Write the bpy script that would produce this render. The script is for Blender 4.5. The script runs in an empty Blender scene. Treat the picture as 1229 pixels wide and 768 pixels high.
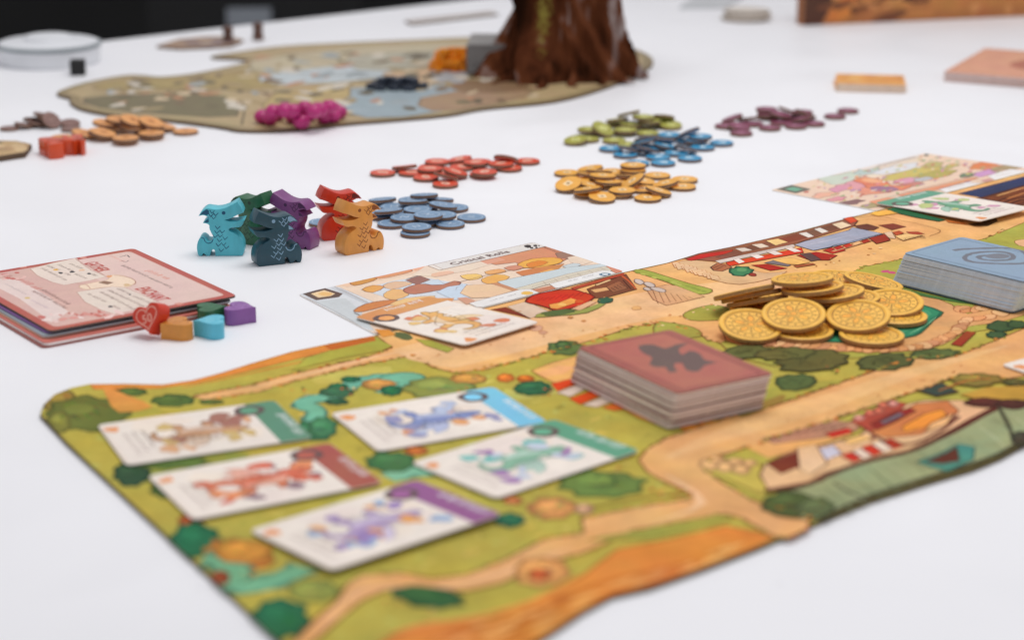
import bpy, bmesh, math, random
from mathutils import Vector, Matrix, Euler
from mathutils.geometry import tessellate_polygon
random.seed(7)
MM = 0.001
sc = bpy.context.scene
C = sc.collection

# ------------------------------------------------------------------ camera
FPX, PITCH, CAMH = 2420.0, math.radians(16.85), 247.0       # focal length in photo pixels, tilt, height in mm
cam = bpy.data.cameras.new('camera'); camo = bpy.data.objects.new('camera', cam); C.objects.link(camo)
camo.location = (0, 0, CAMH * MM); camo.rotation_euler = (math.radians(90) - PITCH, 0, 0)
cam.sensor_width = 36; cam.sensor_fit = 'HORIZONTAL'; cam.lens = FPX / 1229 * 36
cam.clip_start = 0.01; cam.clip_end = 50
cam.dof.use_dof = True; cam.dof.focus_distance = 0.935; cam.dof.aperture_fstop = 7.4; cam.dof.aperture_blades = 9
sc.camera = camo
# ------------------------------------------------------------------ light
w = bpy.data.worlds.new('World'); sc.world = w; w.use_nodes = True
bg = w.node_tree.nodes['Background']; bg.inputs[0].default_value = (0.965, 0.96, 1.0, 1); bg.inputs[1].default_value = 0.53
def area(name, loc, target, size, power, col):
    l = bpy.data.lights.new(name, 'AREA'); l.shape = 'RECTANGLE'; l.size, l.size_y = size; l.energy = power; l.color = col
    o = bpy.data.objects.new(name, l); C.objects.link(o); o.location = loc
    o.rotation_euler = (Vector(target) - Vector(loc)).to_track_quat('-Z', 'Y').to_euler()
    return o
area('ceiling_softbox', (0.16, 1.12, 1.15), (0.02, 0.93, 0), (0.8, 0.7), 9.0, (1.0, 0.985, 0.975))
sc.view_settings.view_transform = 'Standard'; sc.view_settings.look = 'None'
sc.view_settings.gamma = 1; sc.view_settings.exposure = 0.0
sc.render.engine = 'CYCLES'

# ------------------------------------------------------------------ helpers
def W(px, py, z=0.0):
    """point of the photograph -> (x, y) in mm on the horizontal plane at height z mm"""
    X = (px - 614.5) / FPX; Y = (py - 384) / FPX; c, s = math.cos(PITCH), math.sin(PITCH)
    t = (z - CAMH) / (-s - Y * c)
    return (X * t, (c - Y * s) * t)
def V(x0, y0, s):                      # an enlarged window of the photograph
    return lambda pts: [(x0 + x / s, y0 + y / s) for x, y in pts]
def lin(c):
    return tuple(((v / 255) / 12.92 if v <= 10.3 else (((v / 255) + .055) / 1.055) ** 2.4) for v in c)
def tag(o, label=None, cat=None, group=None, kind=None):
    if label: o['label'] = label
    if cat: o['category'] = cat
    if group: o['group'] = group
    if kind: o['kind'] = kind
    return o
def place(o, loc, rot=(0, 0, 0), parent=None):
    o.location = [v * MM for v in loc]; o.rotation_euler = rot
    if parent: o.parent = parent
    return o
def link(name, me, parent=None):
    o = bpy.data.objects.new(name, me); C.objects.link(o)
    if parent: o.parent = parent
    return o
def empty(name, loc, rz=0):
    o = bpy.data.objects.new(name, None); C.objects.link(o); o.empty_display_size = .01
    return place(o, loc, (0, 0, rz))
def mesh(name, verts, faces, mats, idx=None, smooth=False):
    me = bpy.data.meshes.new(name); me.from_pydata([(x * MM, y * MM, z * MM) for x, y, z in verts], [], faces)
    for m in mats: me.materials.append(m)
    if idx: me.polygons.foreach_set('material_index', idx)
    if smooth: me.polygons.foreach_set('use_smooth', [True] * len(me.polygons))
    me.update(); return me
def from_bm(name, bm, mats, smooth=False, auto=None):
    me = bpy.data.meshes.new(name); bmesh.ops.scale(bm, vec=(MM, MM, MM), verts=bm.verts)
    bm.to_mesh(me); bm.free()
    for m in mats: me.materials.append(m)
    if smooth or auto: me.polygons.foreach_set('use_smooth', [True] * len(me.polygons))
    if auto: me.set_sharp_from_angle(angle=math.radians(auto))
    return me
def copy_tree(o, parent=None):
    c = o.copy(); C.objects.link(c); c.parent = parent
    for ch in o.children: copy_tree(ch, c)
    return c
def area2(p): return sum(p[i - 1][0] * p[i][1] - p[i][0] * p[i - 1][1] for i in range(len(p))) / 2
def ccw(p): return list(p) if area2(p) > 0 else list(reversed(p))
def smoothed(p, n, closed=True):
    """Catmull-Rom through the points"""
    if n < 1: return list(p)
    out = []; N = len(p)
    for i in range(N if closed else N - 1):
        q = [p[(i + k) % N] if closed else p[min(max(i + k, 0), N - 1)] for k in (-1, 0, 1, 2)]
        for j in range(n):
            t = j / n
            out.append(tuple(.5 * (2 * q[1][a] + (q[2][a] - q[0][a]) * t + (2 * q[0][a] - 5 * q[1][a] + 4 * q[2][a] - q[3][a]) * t * t
                                   + (3 * q[1][a] - q[0][a] - 3 * q[2][a] + q[3][a]) * t ** 3) for a in (0, 1)))
    if not closed: out.append(tuple(p[-1]))
    return out
def inset(p, d):
    n = len(p); out = []
    for i in range(n):
        a, b, c = p[i - 1], p[i], p[(i + 1) % n]
        t1 = (b[0] - a[0], b[1] - a[1]); t2 = (c[0] - b[0], c[1] - b[1])
        l1 = math.hypot(*t1) or 1; l2 = math.hypot(*t2) or 1
        nx = -t1[1] / l1 - t2[1] / l2; ny = t1[0] / l1 + t2[0] / l2; l = math.hypot(nx, ny) or 1
        out.append((b[0] + nx / l * d, b[1] + ny / l * d))
    return out
def rounded(p, r, n=5):
    """round the corners of a polygon"""
    out = []; N = len(p)
    for i in range(N):
        a, b, c = Vector(p[i - 1]), Vector(p[i]), Vector(p[(i + 1) % N])
        u = (a - b).normalized() * r; v = (c - b).normalized() * r
        for k in range(n + 1):
            t = k / n; q = (b + u) * (1 - t) ** 2 + b * 2 * t * (1 - t) + (b + v) * t * t
            out.append((q.x, q.y))
    return out
def prism(outline, z0, z1, bevel=0.0, seg=1):
    bm = bmesh.new(); p = ccw(outline)
    vs = [bm.verts.new((x, y, z0)) for x, y in p]; f = bm.faces.new(vs)
    r = bmesh.ops.extrude_face_region(bm, geom=[f])
    top = [v for v in r['geom'] if isinstance(v, bmesh.types.BMVert)]
    bmesh.ops.translate(bm, verts=top, vec=(0, 0, z1 - z0))
    bmesh.ops.recalc_face_normals(bm, faces=bm.faces[:])
    for fc in bm.faces: fc.material_index = 0 if abs(fc.normal.z) > .7 else 1
    if bevel:
        es = [e for e in bm.edges if len(e.link_faces) == 2 and any(len(q.verts) > 4 or abs(q.normal.z) > .9 for q in e.link_faces) and abs(e.verts[0].co.z - e.verts[1].co.z) < 1e-6]
        bmesh.ops.bevel(bm, geom=es, offset=bevel, segments=seg, affect='EDGES', profile=.5, clamp_overlap=True)
    return bm

# ------------------------------------------------------------------ materials
def nodes(name):
    m = bpy.data.materials.new(name); m.use_nodes = True; nt = m.node_tree
    return m, nt, nt.nodes['Principled BSDF']
def N(nt, t, **kw):
    n = nt.nodes.new(t)
    for k, v in kw.items(): n.inputs[k].default_value = v
    return n
def pm(name, col, rough=.5, var=.07, vs=150, bump=0.0, bs=900, spec=.5, stretch=None):
    """plain material: base colour with a slow uneven tone and a fine relief"""
    m, nt, b = nodes(name); c = lin(col)
    tc = nt.nodes.new('ShaderNodeTexCoord'); src = tc.outputs['Object']
    if stretch:
        mp = nt.nodes.new('ShaderNodeMapping'); mp.inputs['Scale'].default_value = stretch; nt.links.new(src, mp.inputs['Vector']); src = mp.outputs[0]
    n1 = N(nt, 'ShaderNodeTexNoise', Scale=vs, Detail=4.0); nt.links.new(src, n1.inputs['Vector'])
    mr = N(nt, 'ShaderNodeMapRange'); mr.inputs[1].default_value = .3; mr.inputs[2].default_value = .7
    mr.inputs[3].default_value = 1 - var; mr.inputs[4].default_value = 1 + var
    nt.links.new(n1.outputs[0], mr.inputs[0])
    hs = nt.nodes.new('ShaderNodeHueSaturation'); hs.inputs['Color'].default_value = (*c, 1); nt.links.new(mr.outputs[0], hs.inputs['Value'])
    nt.links.new(hs.outputs[0], b.inputs['Base Color'])
    b.inputs['Roughness'].default_value = rough; b.inputs['Specular IOR Level'].default_value = spec
    if bump:
        n2 = N(nt, 'ShaderNodeTexNoise', Scale=bs, Detail=3.0); nt.links.new(src, n2.inputs['Vector'])
        bp = N(nt, 'ShaderNodeBump', Strength=bump, Distance=.0003); nt.links.new(n2.outputs[0], bp.inputs['Height']); nt.links.new(bp.outputs[0], b.inputs['Normal'])
    return m
def print_mat(name, rough=.5, var=.10, scale=90, grain=.05, spec=.4, warm=0):
    """watercolour print: the colours of the artwork, uneven washes, paper grain"""
    m, nt, b = nodes(name)
    at = nt.nodes.new('ShaderNodeAttribute'); at.attribute_name = 'Col'
    tc = nt.nodes.new('ShaderNodeTexCoord')
    n1 = N(nt, 'ShaderNodeTexNoise', Scale=scale, Detail=5.0, Roughness=.6); nt.links.new(tc.outputs['Object'], n1.inputs['Vector'])
    n2 = N(nt, 'ShaderNodeTexNoise', Scale=scale * 9, Detail=2.0); nt.links.new(tc.outputs['Object'], n2.inputs['Vector'])
    n3 = N(nt, 'ShaderNodeTexNoise', Scale=scale * .45, Detail=2.0); nt.links.new(tc.outputs['Object'], n3.inputs['Vector'])
    def mr(n, lo, hi):
        q = N(nt, 'ShaderNodeMapRange'); q.inputs[1].default_value = .3; q.inputs[2].default_value = .7; q.inputs[3].default_value = lo; q.inputs[4].default_value = hi
        nt.links.new(n.outputs[0], q.inputs[0]); return q
    a = mr(n1, 1 - var, 1 + var * .7); g = mr(n2, 1 - grain, 1 + grain); h = mr(n3, .492, .508)
    mu = nt.nodes.new('ShaderNodeMath'); mu.operation = 'MULTIPLY'; nt.links.new(a.outputs[0], mu.inputs[0]); nt.links.new(g.outputs[0], mu.inputs[1])
    hs = nt.nodes.new('ShaderNodeHueSaturation'); nt.links.new(at.outputs['Color'], hs.inputs['Color'])
    nt.links.new(mu.outputs[0], hs.inputs['Value']); nt.links.new(h.outputs[0], hs.inputs['Hue'])
    src = hs.outputs[0]
    if warm:                                          # patches of a warmer wash
        n4 = N(nt, 'ShaderNodeTexNoise', Scale=scale * .6, Detail=3.0, Distortion=.7); nt.links.new(tc.outputs['Object'], n4.inputs['Vector']); f4 = mr(n4, 0, warm)
        mx = nt.nodes.new('ShaderNodeMix'); mx.data_type = 'RGBA'; mx.blend_type = 'SOFT_LIGHT'; mx.inputs[7].default_value = (1.0, .42, .10, 1)
        nt.links.new(f4.outputs[0], mx.inputs[0]); nt.links.new(src, mx.inputs[6]); src = mx.outputs[2]
    nt.links.new(src, b.inputs['Base Color'])
    b.inputs['Roughness'].default_value = rough; b.inputs['Specular IOR Level'].default_value = spec
    bp = N(nt, 'ShaderNodeBump', Strength=.12, Distance=.0002); nt.links.new(n2.outputs[0], bp.inputs['Height']); nt.links.new(bp.outputs[0], b.inputs['Normal'])
    return m
PRINT = print_mat('matte_print')
PRINT_MAT = print_mat('cloth_print', rough=.8, var=.17, scale=60, spec=.15, warm=.24)
PRINT_CARD = print_mat('linen_card_print', rough=.42, var=.05, scale=120)
M = {}
M['table'] = pm('white_table', (240, 240, 243), .5, .018, 9, .10, 1800)
def speckle(m):                                       # a few dust specks and faint smudges on the table
    nt = m.node_tree; b = nt.nodes['Principled BSDF']; src = b.inputs['Base Color'].links[0].from_socket; tc = nt.nodes.new('ShaderNodeTexCoord')
    vo = N(nt, 'ShaderNodeTexVoronoi', Scale=17.0); nt.links.new(tc.outputs['Object'], vo.inputs['Vector'])
    no = N(nt, 'ShaderNodeTexNoise', Scale=7.0, Detail=5.0, Distortion=1.0); nt.links.new(tc.outputs['Object'], no.inputs['Vector'])
    m1 = N(nt, 'ShaderNodeMapRange'); m1.inputs[1].default_value = .012; m1.inputs[2].default_value = .022; m1.inputs[3].default_value = .90; m1.inputs[4].default_value = 1; nt.links.new(vo.outputs['Distance'], m1.inputs[0])
    m2 = N(nt, 'ShaderNodeMapRange'); m2.inputs[1].default_value = .62; m2.inputs[2].default_value = .74; m2.inputs[3].default_value = 1; m2.inputs[4].default_value = .965; nt.links.new(no.outputs[0], m2.inputs[0])
    mu = nt.nodes.new('ShaderNodeMath'); mu.operation = 'MULTIPLY'; nt.links.new(m1.outputs[0], mu.inputs[0]); nt.links.new(m2.outputs[0], mu.inputs[1])
    hs = nt.nodes.new('ShaderNodeHueSaturation'); nt.links.new(src, hs.inputs['Color']); nt.links.new(mu.outputs[0], hs.inputs['Value']); nt.links.new(hs.outputs[0], b.inputs['Base Color'])
    m3 = N(nt, 'ShaderNodeMapRange'); m3.inputs[1].default_value = .35; m3.inputs[2].default_value = .7; m3.inputs[3].default_value = .42; m3.inputs[4].default_value = .6; nt.links.new(no.outputs[0], m3.inputs[0]); nt.links.new(m3.outputs[0], b.inputs['Roughness'])
speckle(M['table'])
M['wall'] = pm('dark_backdrop', (26, 26, 26), .8, .25, 4)
M['floor'] = pm('dark_floor', (48, 46, 45), .7, .2, 6)
M['stock'] = pm('white_card_edge', (226, 220, 214), .7, .05, 300)
M['core'] = pm('brown_cardboard_core', (124, 96, 78), .8, .16, 700, .4, 2500)
M['greycore'] = pm('grey_board_edge', (92, 80, 72), .85, .1, 500)
M['rubber'] = pm('dark_mat_edge', (96, 84, 60), .9, .1, 300)

# ------------------------------------------------------------------ printed artwork (flat print in thin layers)
class Art:
    DZ = 0.004                                        # mm between one layer of ink and the next
    def __init__(s, conv, clip=None):
        s.conv = conv; s.v = []; s.f = []; s.c = []; s.boxes = []; s.clip = ccw(clip) if clip else None
    def _cut(s, p):
        """trim a triangle at the (convex) edge of the sheet"""
        for i in range(len(s.clip)):
            a, b = s.clip[i - 1], s.clip[i]; out = []
            side = lambda q: (b[0] - a[0]) * (q[1] - a[1]) - (b[1] - a[1]) * (q[0] - a[0])
            for j in range(len(p)):
                q, r = p[j - 1], p[j]; sq, sr = side(q), side(r)
                if (sq < 0) != (sr < 0):
                    t = sq / (sq - sr); out.append((q[0] + (r[0] - q[0]) * t, q[1] + (r[1] - q[1]) * t))
                if sr >= 0: out.append(r)
            p = out
            if len(p) < 3: return []
        return p
    def _add(s, p, tris, col, jit=.03):
        b = len(s.v)
        k = 1 + random.uniform(-jit, jit); c0 = lin(col)
        if s.clip and any((s.clip[i][0] - s.clip[i - 1][0]) * (y - s.clip[i - 1][1]) - (s.clip[i][1] - s.clip[i - 1][1]) * (x - s.clip[i - 1][0]) < 0
                          for x, y in p for i in range(len(s.clip))):
            np_, nt_ = [], []
            for t in tris:
                q = ccw([p[i] for i in t]); q = s._cut(q)
                if len(q) > 2: o = len(np_); np_ += q; nt_ += [(o, o + i, o + i + 1) for i in range(1, len(q) - 1)]
            p, tris = np_, nt_
        if not p: return
        bx = (min(q[0] for q in p), min(q[1] for q in p), max(q[0] for q in p), max(q[1] for q in p))
        lay = 1 + max([l for l, q in s.boxes if q[0] < bx[2] and bx[0] < q[2] and q[1] < bx[3] and bx[1] < q[3]], default=0)
        s.boxes.append((lay, bx)); z = .006 + lay * s.DZ
        for x, y in p:
            j = k * (1 + random.uniform(-jit, jit)); s.v.append((x, y, z)); s.c.append((c0[0] * j, c0[1] * j, c0[2] * j, 1))
        for a, d, e in tris:
            A, B, D = p[a], p[d], p[e]
            if (B[0] - A[0]) * (D[1] - A[1]) - (B[1] - A[1]) * (D[0] - A[0]) < 0: d, e = e, d
            s.f.append((b + a, b + d, b + e))
    def local(s, p, col, jit=.03):
        p = ccw(p); s._add(p, tessellate_polygon([[Vector((x, y, 0)) for x, y in p]]), col, jit)
    def poly(s, pts, col, sm=0, rim=None, d=1.0, line=None, lw=.35, jit=.03, wob=0):
        p = ccw([s.conv(*q) for q in pts])
        if sm: p = smoothed(p, sm)
        if wob: p = [(x + random.uniform(-wob, wob), y + random.uniform(-wob, wob)) for x, y in p]
        if rim: s.local(p, rim, jit); s.local(inset(p, d), col, jit)
        else: s.local(p, col, jit)
        if line: s.ribbon(p + [p[0]], lw, line)
    def ribbon(s, p, wd, col, taper=False):
        n = len(p); L = []; R = []
        for i in range(n):
            a, c = p[max(i - 1, 0)], p[min(i + 1, n - 1)]
            if math.dist(p[0], p[-1]) < 1e-6 and i in (0, n - 1): a, c = p[-2], p[1]
            tx, ty = c[0] - a[0], c[1] - a[1]; l = math.hypot(tx, ty) or 1
            h = wd / 2 * random.uniform(.75, 1.2)
            if taper: h *= max(.15, math.sin(math.pi * (i + .3) / (n - .4)))
            L.append((p[i][0] - ty / l * h, p[i][1] + tx / l * h)); R.append((p[i][0] + ty / l * h, p[i][1] - tx / l * h))
        q = L + R; t = []
        for i in range(n - 1): t += [(i, n + i, n + i + 1), (i, n + i + 1, i + 1)]
        s._add(q, t, col, .05)
    def line(s, pts, wd, col, sm=3, taper=False):
        s.ribbon(smoothed([s.conv(*q) for q in pts], sm, False), wd, col, taper)
    def blob(s, x, y, rx, ry, col, rot=0, n=18, wob=.10, rim=None, d=1.0, line=None, lw=.35, lobes=0):
        pts = []; ph = random.random() * 6
        for i in range(n):
            a = 2 * math.pi * i / n; r = 1 + random.uniform(-wob, wob) + (.09 * math.cos(lobes * a + ph) if lobes else 0)
            u, q = rx * r * math.cos(a), ry * r * math.sin(a); c, sn = math.cos(rot), math.sin(rot)
            pts.append((x + u * c - q * sn, y + u * sn + q * c))
        s.poly(pts, col, 2, rim, d, line, lw)
    def text(s, string, p0, p1, height, col, local=False, squeeze=True):
        """lettering from p0 to p1 along the baseline"""
        a, b = (p0, p1) if local else (s.conv(*p0), s.conv(*p1))
        cu = bpy.data.curves.new('t', 'FONT'); cu.body = string; cu.resolution_u = 3; o = bpy.data.objects.new('t', cu); C.objects.link(o)
        dg = bpy.context.evaluated_depsgraph_get(); me = o.evaluated_get(dg).to_mesh()
        xs = [v.co.x for v in me.vertices]; ys = [v.co.y for v in me.vertices]
        x0, x1, y1 = min(xs), max(xs), max(ys)
        L = math.dist(a, b); ux, uy = (b[0] - a[0]) / L, (b[1] - a[1]) / L
        p = []
        for v in me.vertices:
            q, r = (v.co.x - x0) / (x1 - x0) * L, v.co.y / y1 * height
            p.append((a[0] + ux * q - uy * r, a[1] + uy * q + ux * r))
        me.calc_loop_triangles(); tr = [tuple(t.vertices) for t in me.loop_triangles]
        s._add(p, tr, col, 0); o.to_mesh_clear() if False else None
        bpy.data.objects.remove(o); bpy.data.curves.remove(cu)
    def scribble(s, p0, p1, h, col, wd=.3, words=4, local=False):
        """a line of print too small to read"""
        a, b = (p0, p1) if local else (s.conv(*p0), s.conv(*p1))
        L = math.dist(a, b); ux, uy = (b[0] - a[0]) / L, (b[1] - a[1]) / L; x = 0
        while x < L - h * .6:
            wl = min(random.uniform(1.6, 4.2) * h, L - x); k = x; z = []
            while k < x + wl:
                z.append((k, random.uniform(0, .25) * h)); z.append((k + h * .16, random.uniform(.65, 1.1) * h)); k += h * .42
            s.ribbon([(a[0] + ux * q - uy * r, a[1] + uy * q + ux * r) for q, r in z], wd, col); x += wl + h * .6
    def build(s, name, mat, parent, z=0.0, label=None):
        me = mesh(name, [(x, y, q + z) for x, y, q in s.v], s.f, [mat])
        at = me.color_attributes.new('Col', 'FLOAT_COLOR', 'POINT'); at.data.foreach_set('color', [q for c in s.c for q in c])
        o = link(name, me, parent)
        if label: o['label'] = label
        return o
def sheet(name, px_outline, z0, th, mats, corner=0, bevel=0, world=False):
    """a flat printed sheet lying at height z0; returns the object and a converter from photo points to its own mm"""
    pts = px_outline if world else [W(x, y, z0 + th) for x, y in px_outline]
    if corner: pts = rounded(pts, corner)
    cx = sum(p[0] for p in pts) / len(pts); cy = sum(p[1] for p in pts) / len(pts)
    out = [(x - cx, y - cy) for x, y in pts]
    o = link(name, from_bm(name, prism(out, 0, th, bevel), mats)); place(o, (cx, cy, z0))
    def conv(x, y):
        a = W(x, y, z0 + th); return (a[0] - cx, a[1] - cy)
    return o, conv, out

# ------------------------------------------------------------------ setting
e0 = Vector(W(119, 50)); e1 = Vector(W(560, 0)); ed = (e1 - e0).normalized(); en = Vector((ed.y, -ed.x))
tb = [e0 - ed * 900, e0 + ed * 2600, e0 + ed * 2600 + en * 2300, e0 - ed * 900 + en * 2300]
o = link('tabletop', from_bm('tabletop', prism([(p.x, p.y) for p in tb], -28, 0, 2.0, 2), [M['table'], M['table']])); tag(o, kind='structure')
o = link('floor', mesh('floor', [(-4000, -1500, -740), (4500, -1500, -740), (4500, 4600, -740), (-4000, 4600, -740)], [(0, 1, 2, 3)], [M['floor']])); tag(o, kind='structure')
o = link('backdrop', mesh('backdrop', [(-3600, 2700, -740), (1500, 4500, -740), (1500, 4500, 40), (-3600, 2700, 40)], [(0, 1, 2, 3)], [M['wall']])); tag(o, kind='structure')
# a grey unit that stands behind the table, out of focus
M['pale'] = pm('pale_panel', (150, 156, 164), .5, .05, 20); M['black'] = pm('black_case', (20, 20, 21), .6, .2, 30)
unit = empty('equipment_case', (-345, 2560, -740), math.radians(4)); tag(unit, 'black equipment case with a pale grey front panel behind the table', 'case')
link('case_body', from_bm('case_body', prism([(-115, -10), (150, -10), (150, 120), (-115, 120)], 0, 700, 8), [M['black']] * 2), unit)
o = link('front_panel', from_bm('front_panel', prism([(-16, -16), (40, -16), (40, -10.5), (-16, -10.5)], 603, 626, 1), [M['pale']] * 2), unit)
link('top_rail', from_bm('top_rail', prism([(-110, -30), (145, -30), (145, -11), (-110, -11)], 682, 698, 2), [M['black']] * 2), unit)

# ------------------------------------------------------------------ the town mat
A_, B_, C_, D_ = V(40, 430, 2.926), V(380, 430, 2.926), V(180, 560, 2.363), V(640, 290, 2.0764)
E_, F_, G_, H_ = V(809, 420, 2.926), V(850, 300, 3.243), V(809, 170, 2.926), V(800, 250, 5.12)
I_, J_, K_, L_ = V(990, 170, 5.12), V(340, 260, 2.926), V(560, 280, 5.12), V(620, 390, 5.91)
M_, N_, Q_ = V(1000, 380, 5.117), V(0, 260, 2.926), V(350, 280, 5.12)
far = [(48, 497), (52, 485), (65, 473), (85, 465), (107, 460.5), (150, 460), (195, 461), (230, 456), (265, 447), (300, 436), (350, 421.5), (400, 411),
       (452, 402), (520, 384.5), (600, 364.5), (680, 344), (749, 326.5), (800, 315.4), (823, 308.6), (839, 303.7), (878, 296), (917, 287), (956, 278), (995, 267.6),
       (1024, 259.8), (1048, 254), (1140, 230), (1229, 207), (1280, 194)]
near = [(1730, 285), (1420, 439), (1300, 498), (1229, 533), (1202, 548), (1168, 562), (1117, 577), (1048, 599), (980, 627), (911, 656), (843, 682), (780, 704), (735, 714), (700, 733),
        (672, 752), (640, 772), (590, 800), (530, 838), (490, 868), (455, 880)]
left = [(420, 852), (335, 768), (240, 680), (150, 596), (80, 531)]
MATZ = 1.6
mat, cv, mat_out = sheet('town_playmat', far + near + left, 0, MATZ, [M['rubber'], M['rubber']], bevel=.35)
tag(mat, 'illustrated cloth playmat of a village with roads, hedges, shops and a pond', 'playmat')
hull = []                                                                    # print is trimmed at the mat's outer edge
for half in (1, -1):
    h = []
    for q in sorted(inset(ccw(mat_out), .25), reverse=half < 0):
        while len(h) > 1 and (h[-1][0] - h[-2][0]) * (q[1] - h[-2][1]) - (h[-1][1] - h[-2][1]) * (q[0] - h[-2][0]) <= 0: h.pop()
        h.append(q)
    hull += h[:-1]
a = Art(cv, hull)
GR, GR2, GR3 = (184, 174, 78), (168, 168, 76), (146, 152, 68)
ROAD, ROAD2, INK, BROWN = (232, 178, 118), (236, 190, 142), (122, 62, 30), (92, 50, 34)
ORG = (224, 142, 64)
DG, EM, OL, GOLD, TEAL = (84, 112, 56), (40, 112, 78), (124, 128, 58), (206, 146, 62), (112, 184, 158)
inner = [q for q in far + near + left]
a.local(inset(ccw(mat_out), .3), GR)                                        # grass
# lighter and darker washes on the grass
for x, y, rx, ry, c in [(230, 560, 70, 14, GR3), (480, 600, 90, 20, (198, 188, 92)), (560, 480, 60, 8, (196, 190, 92)), (700, 590, 60, 16, (180, 172, 80)), (300, 660, 60, 20, (178, 170, 78)),
                        (420, 450, 50, 8, (202, 190, 96)), (640, 470, 40, 8, (196, 190, 100)), (150, 500, 50, 10, (170, 166, 74)), (960, 470, 60, 10, GR2), (720, 650, 50, 9, (186, 170, 76))]:
    a.blob(x, y, rx, ry, c, -.15)
for i in range(420):                                                        # tufts and dabs in the grass
    x, y = random.choice([(random.uniform(80, 660), random.uniform(455, 700)), (random.uniform(560, 860), random.uniform(400, 640)), (random.uniform(250, 620), random.uniform(600, 790))])
    if y < 476 - max(0, x - 200) * .22: continue
    a.blob(x, y, random.uniform(2, 9), random.uniform(.8, 2.6), random.choice([(176, 170, 78), (204, 192, 98), (166, 164, 72), (210, 186, 90), (184, 186, 96), (158, 152, 66)]), random.uniform(-.4, .3), 9, .25)
# border of bare orange earth along the far edge, and along the near edge
a.poly([(108, 461.5), (150, 461), (195, 462), (230, 457), (265, 448), (300, 437), (350, 422.5), (400, 412), (452, 403.5), (449, 408), (420, 416), (350, 432), (291, 447), (239, 459), (191, 466), (140, 467), (113, 467)], ORG, line=(160, 84, 30), lw=.5)
a.line(N_([(640, 600), (760, 575), (900, 545), (1100, 500)]), 1.2, (206, 132, 58))
a.poly(C_([(640, 510), (700, 474), (760, 452), (870, 438), (970, 424), (1070, 386), (1165, 336), (1229, 306)]) + D_([(210, 765), (340, 740), (480, 708), (560, 722), (600, 738)]) +
       [(905, 657), (843, 680.5), (780, 702.5), (735, 712.5), (700, 731), (672, 750), (640, 770), (590, 798), (530, 836), (490, 866), (455, 876), (424, 852), (430, 800)], ORG, line=(170, 92, 34), lw=.8)
a.line(C_([(640, 492), (760, 450), (900, 430), (1080, 380), (1229, 300)]), 2.2, (236, 160, 84), taper=True)
for i in range(150):
    t = random.random(); x, y = 530 + 370 * t + random.uniform(-20, 20), 780 - 118 * t + random.uniform(-14, 12)
    edge = [(490, 866), (530, 838), (590, 800), (640, 772), (672, 752), (700, 733), (735, 714), (780, 704), (843, 682), (911, 656), (980, 627)]
    lim = lambda X: next(y0 + (y1 - y0) * (X - x0) / (x1 - x0) for (x0, y0), (x1, y1) in zip(edge, edge[1:]) if x0 <= X <= x1)
    if y < 712 - .26 * (x - 640) or y + 5 > lim(x - 16) - 3 or y + 1 > lim(x) - 3 or y - 6 > lim(x + 18) - 3: continue
    a.line([(x - 16, y + 5), (x, y + random.uniform(-1, 1)), (x + 18, y - 6)], random.uniform(.6, 2.2), random.choice([(206, 120, 48), (236, 164, 92), (214, 132, 58), (190, 102, 40), (240, 178, 108)]), 3, True)
a.line([(560, 800), (640, 742), (720, 700), (820, 676)], 1.6, (200, 112, 44), taper=True)
# the main road with its branch to the left
R1 = [(452, 403), (520, 385.5), (600, 365.5), (680, 345), (749, 327.5), (800, 316.4), (823, 309.6), (839, 304.7), (878, 297), (917, 288), (956, 279), (995, 268.6), (1024, 260.8), (1048, 255), (1140, 231), (1229, 208), (1419, 157),
        (1419, 230), (1300, 255), (1230, 267), (1197, 281), (1181, 287), (1130, 300), (1079, 312), (1040, 320), (1025, 326), (1004, 345), (960, 370), (900, 398), (868, 412), (850, 409), (838, 399), (800, 387), (760, 392), (715, 407), (654, 424), (580, 444),
        (545, 447.5), (519, 441), (497, 427), (442, 436), (340, 461), (313, 470), (245, 480), (231, 475), (296, 463), (340, 451), (442, 428), (471, 417)]
a.poly(R1, ROAD, line=(112, 54, 26), lw=.8)
a.poly([(470, 420), (560, 400), (680, 372), (800, 345), (930, 335), (1000, 338), (900, 372), (800, 380), (700, 402), (570, 436), (530, 440)], ROAD2, 2)
a.line([(300, 466), (380, 446), (470, 424), (520, 420)], 3.2, ROAD2, taper=True)
# second diagonal road and the lane at the near side
R2 = (D_([(262, 545), (285, 515), (330, 490), (480, 440), (600, 410), (800, 340), (950, 290), (1060, 284), (1229, 215)]) + [(1419, 330), (1640, 258), (1722, 284), (1419, 425), (1300, 452)] +
       D_([(1229, 335), (1160, 345), (1060, 335), (960, 372), (900, 392), (760, 440), (600, 490), (450, 540), (420, 560), (470, 600), (560, 650), (690, 690), (685, 715), (640, 738), (600, 735), (520, 690), (480, 678), (400, 692), (250, 720)]) +
       C_([(1229, 245), (1100, 280), (1000, 330), (900, 352), (780, 350), (680, 345), (600, 380), (540, 430), (470, 492), (430, 520), (400, 505), (470, 430), (530, 380), (560, 330), (600, 308), (700, 300), (800, 318), (900, 305), (1010, 262), (1120, 205), (1229, 188)]) +
       D_([(120, 690), (260, 660), (370, 645), (405, 632), (330, 600), (285, 575)]))
a.poly(R2, ROAD, line=(112, 54, 26), lw=.9)
a.line(C_([(470, 470), (600, 350), (800, 345), (1000, 300), (1200, 225)]), 4.0, (238, 184, 140), taper=True)
a.line(D_([(330, 540), (480, 480), (700, 410), (950, 325), (1180, 260)]), 12, (238, 190, 134), taper=True)
a.line(D_([(300, 700), (420, 650), (330, 580)]), 3.0, (240, 196, 150), taper=True)
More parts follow.
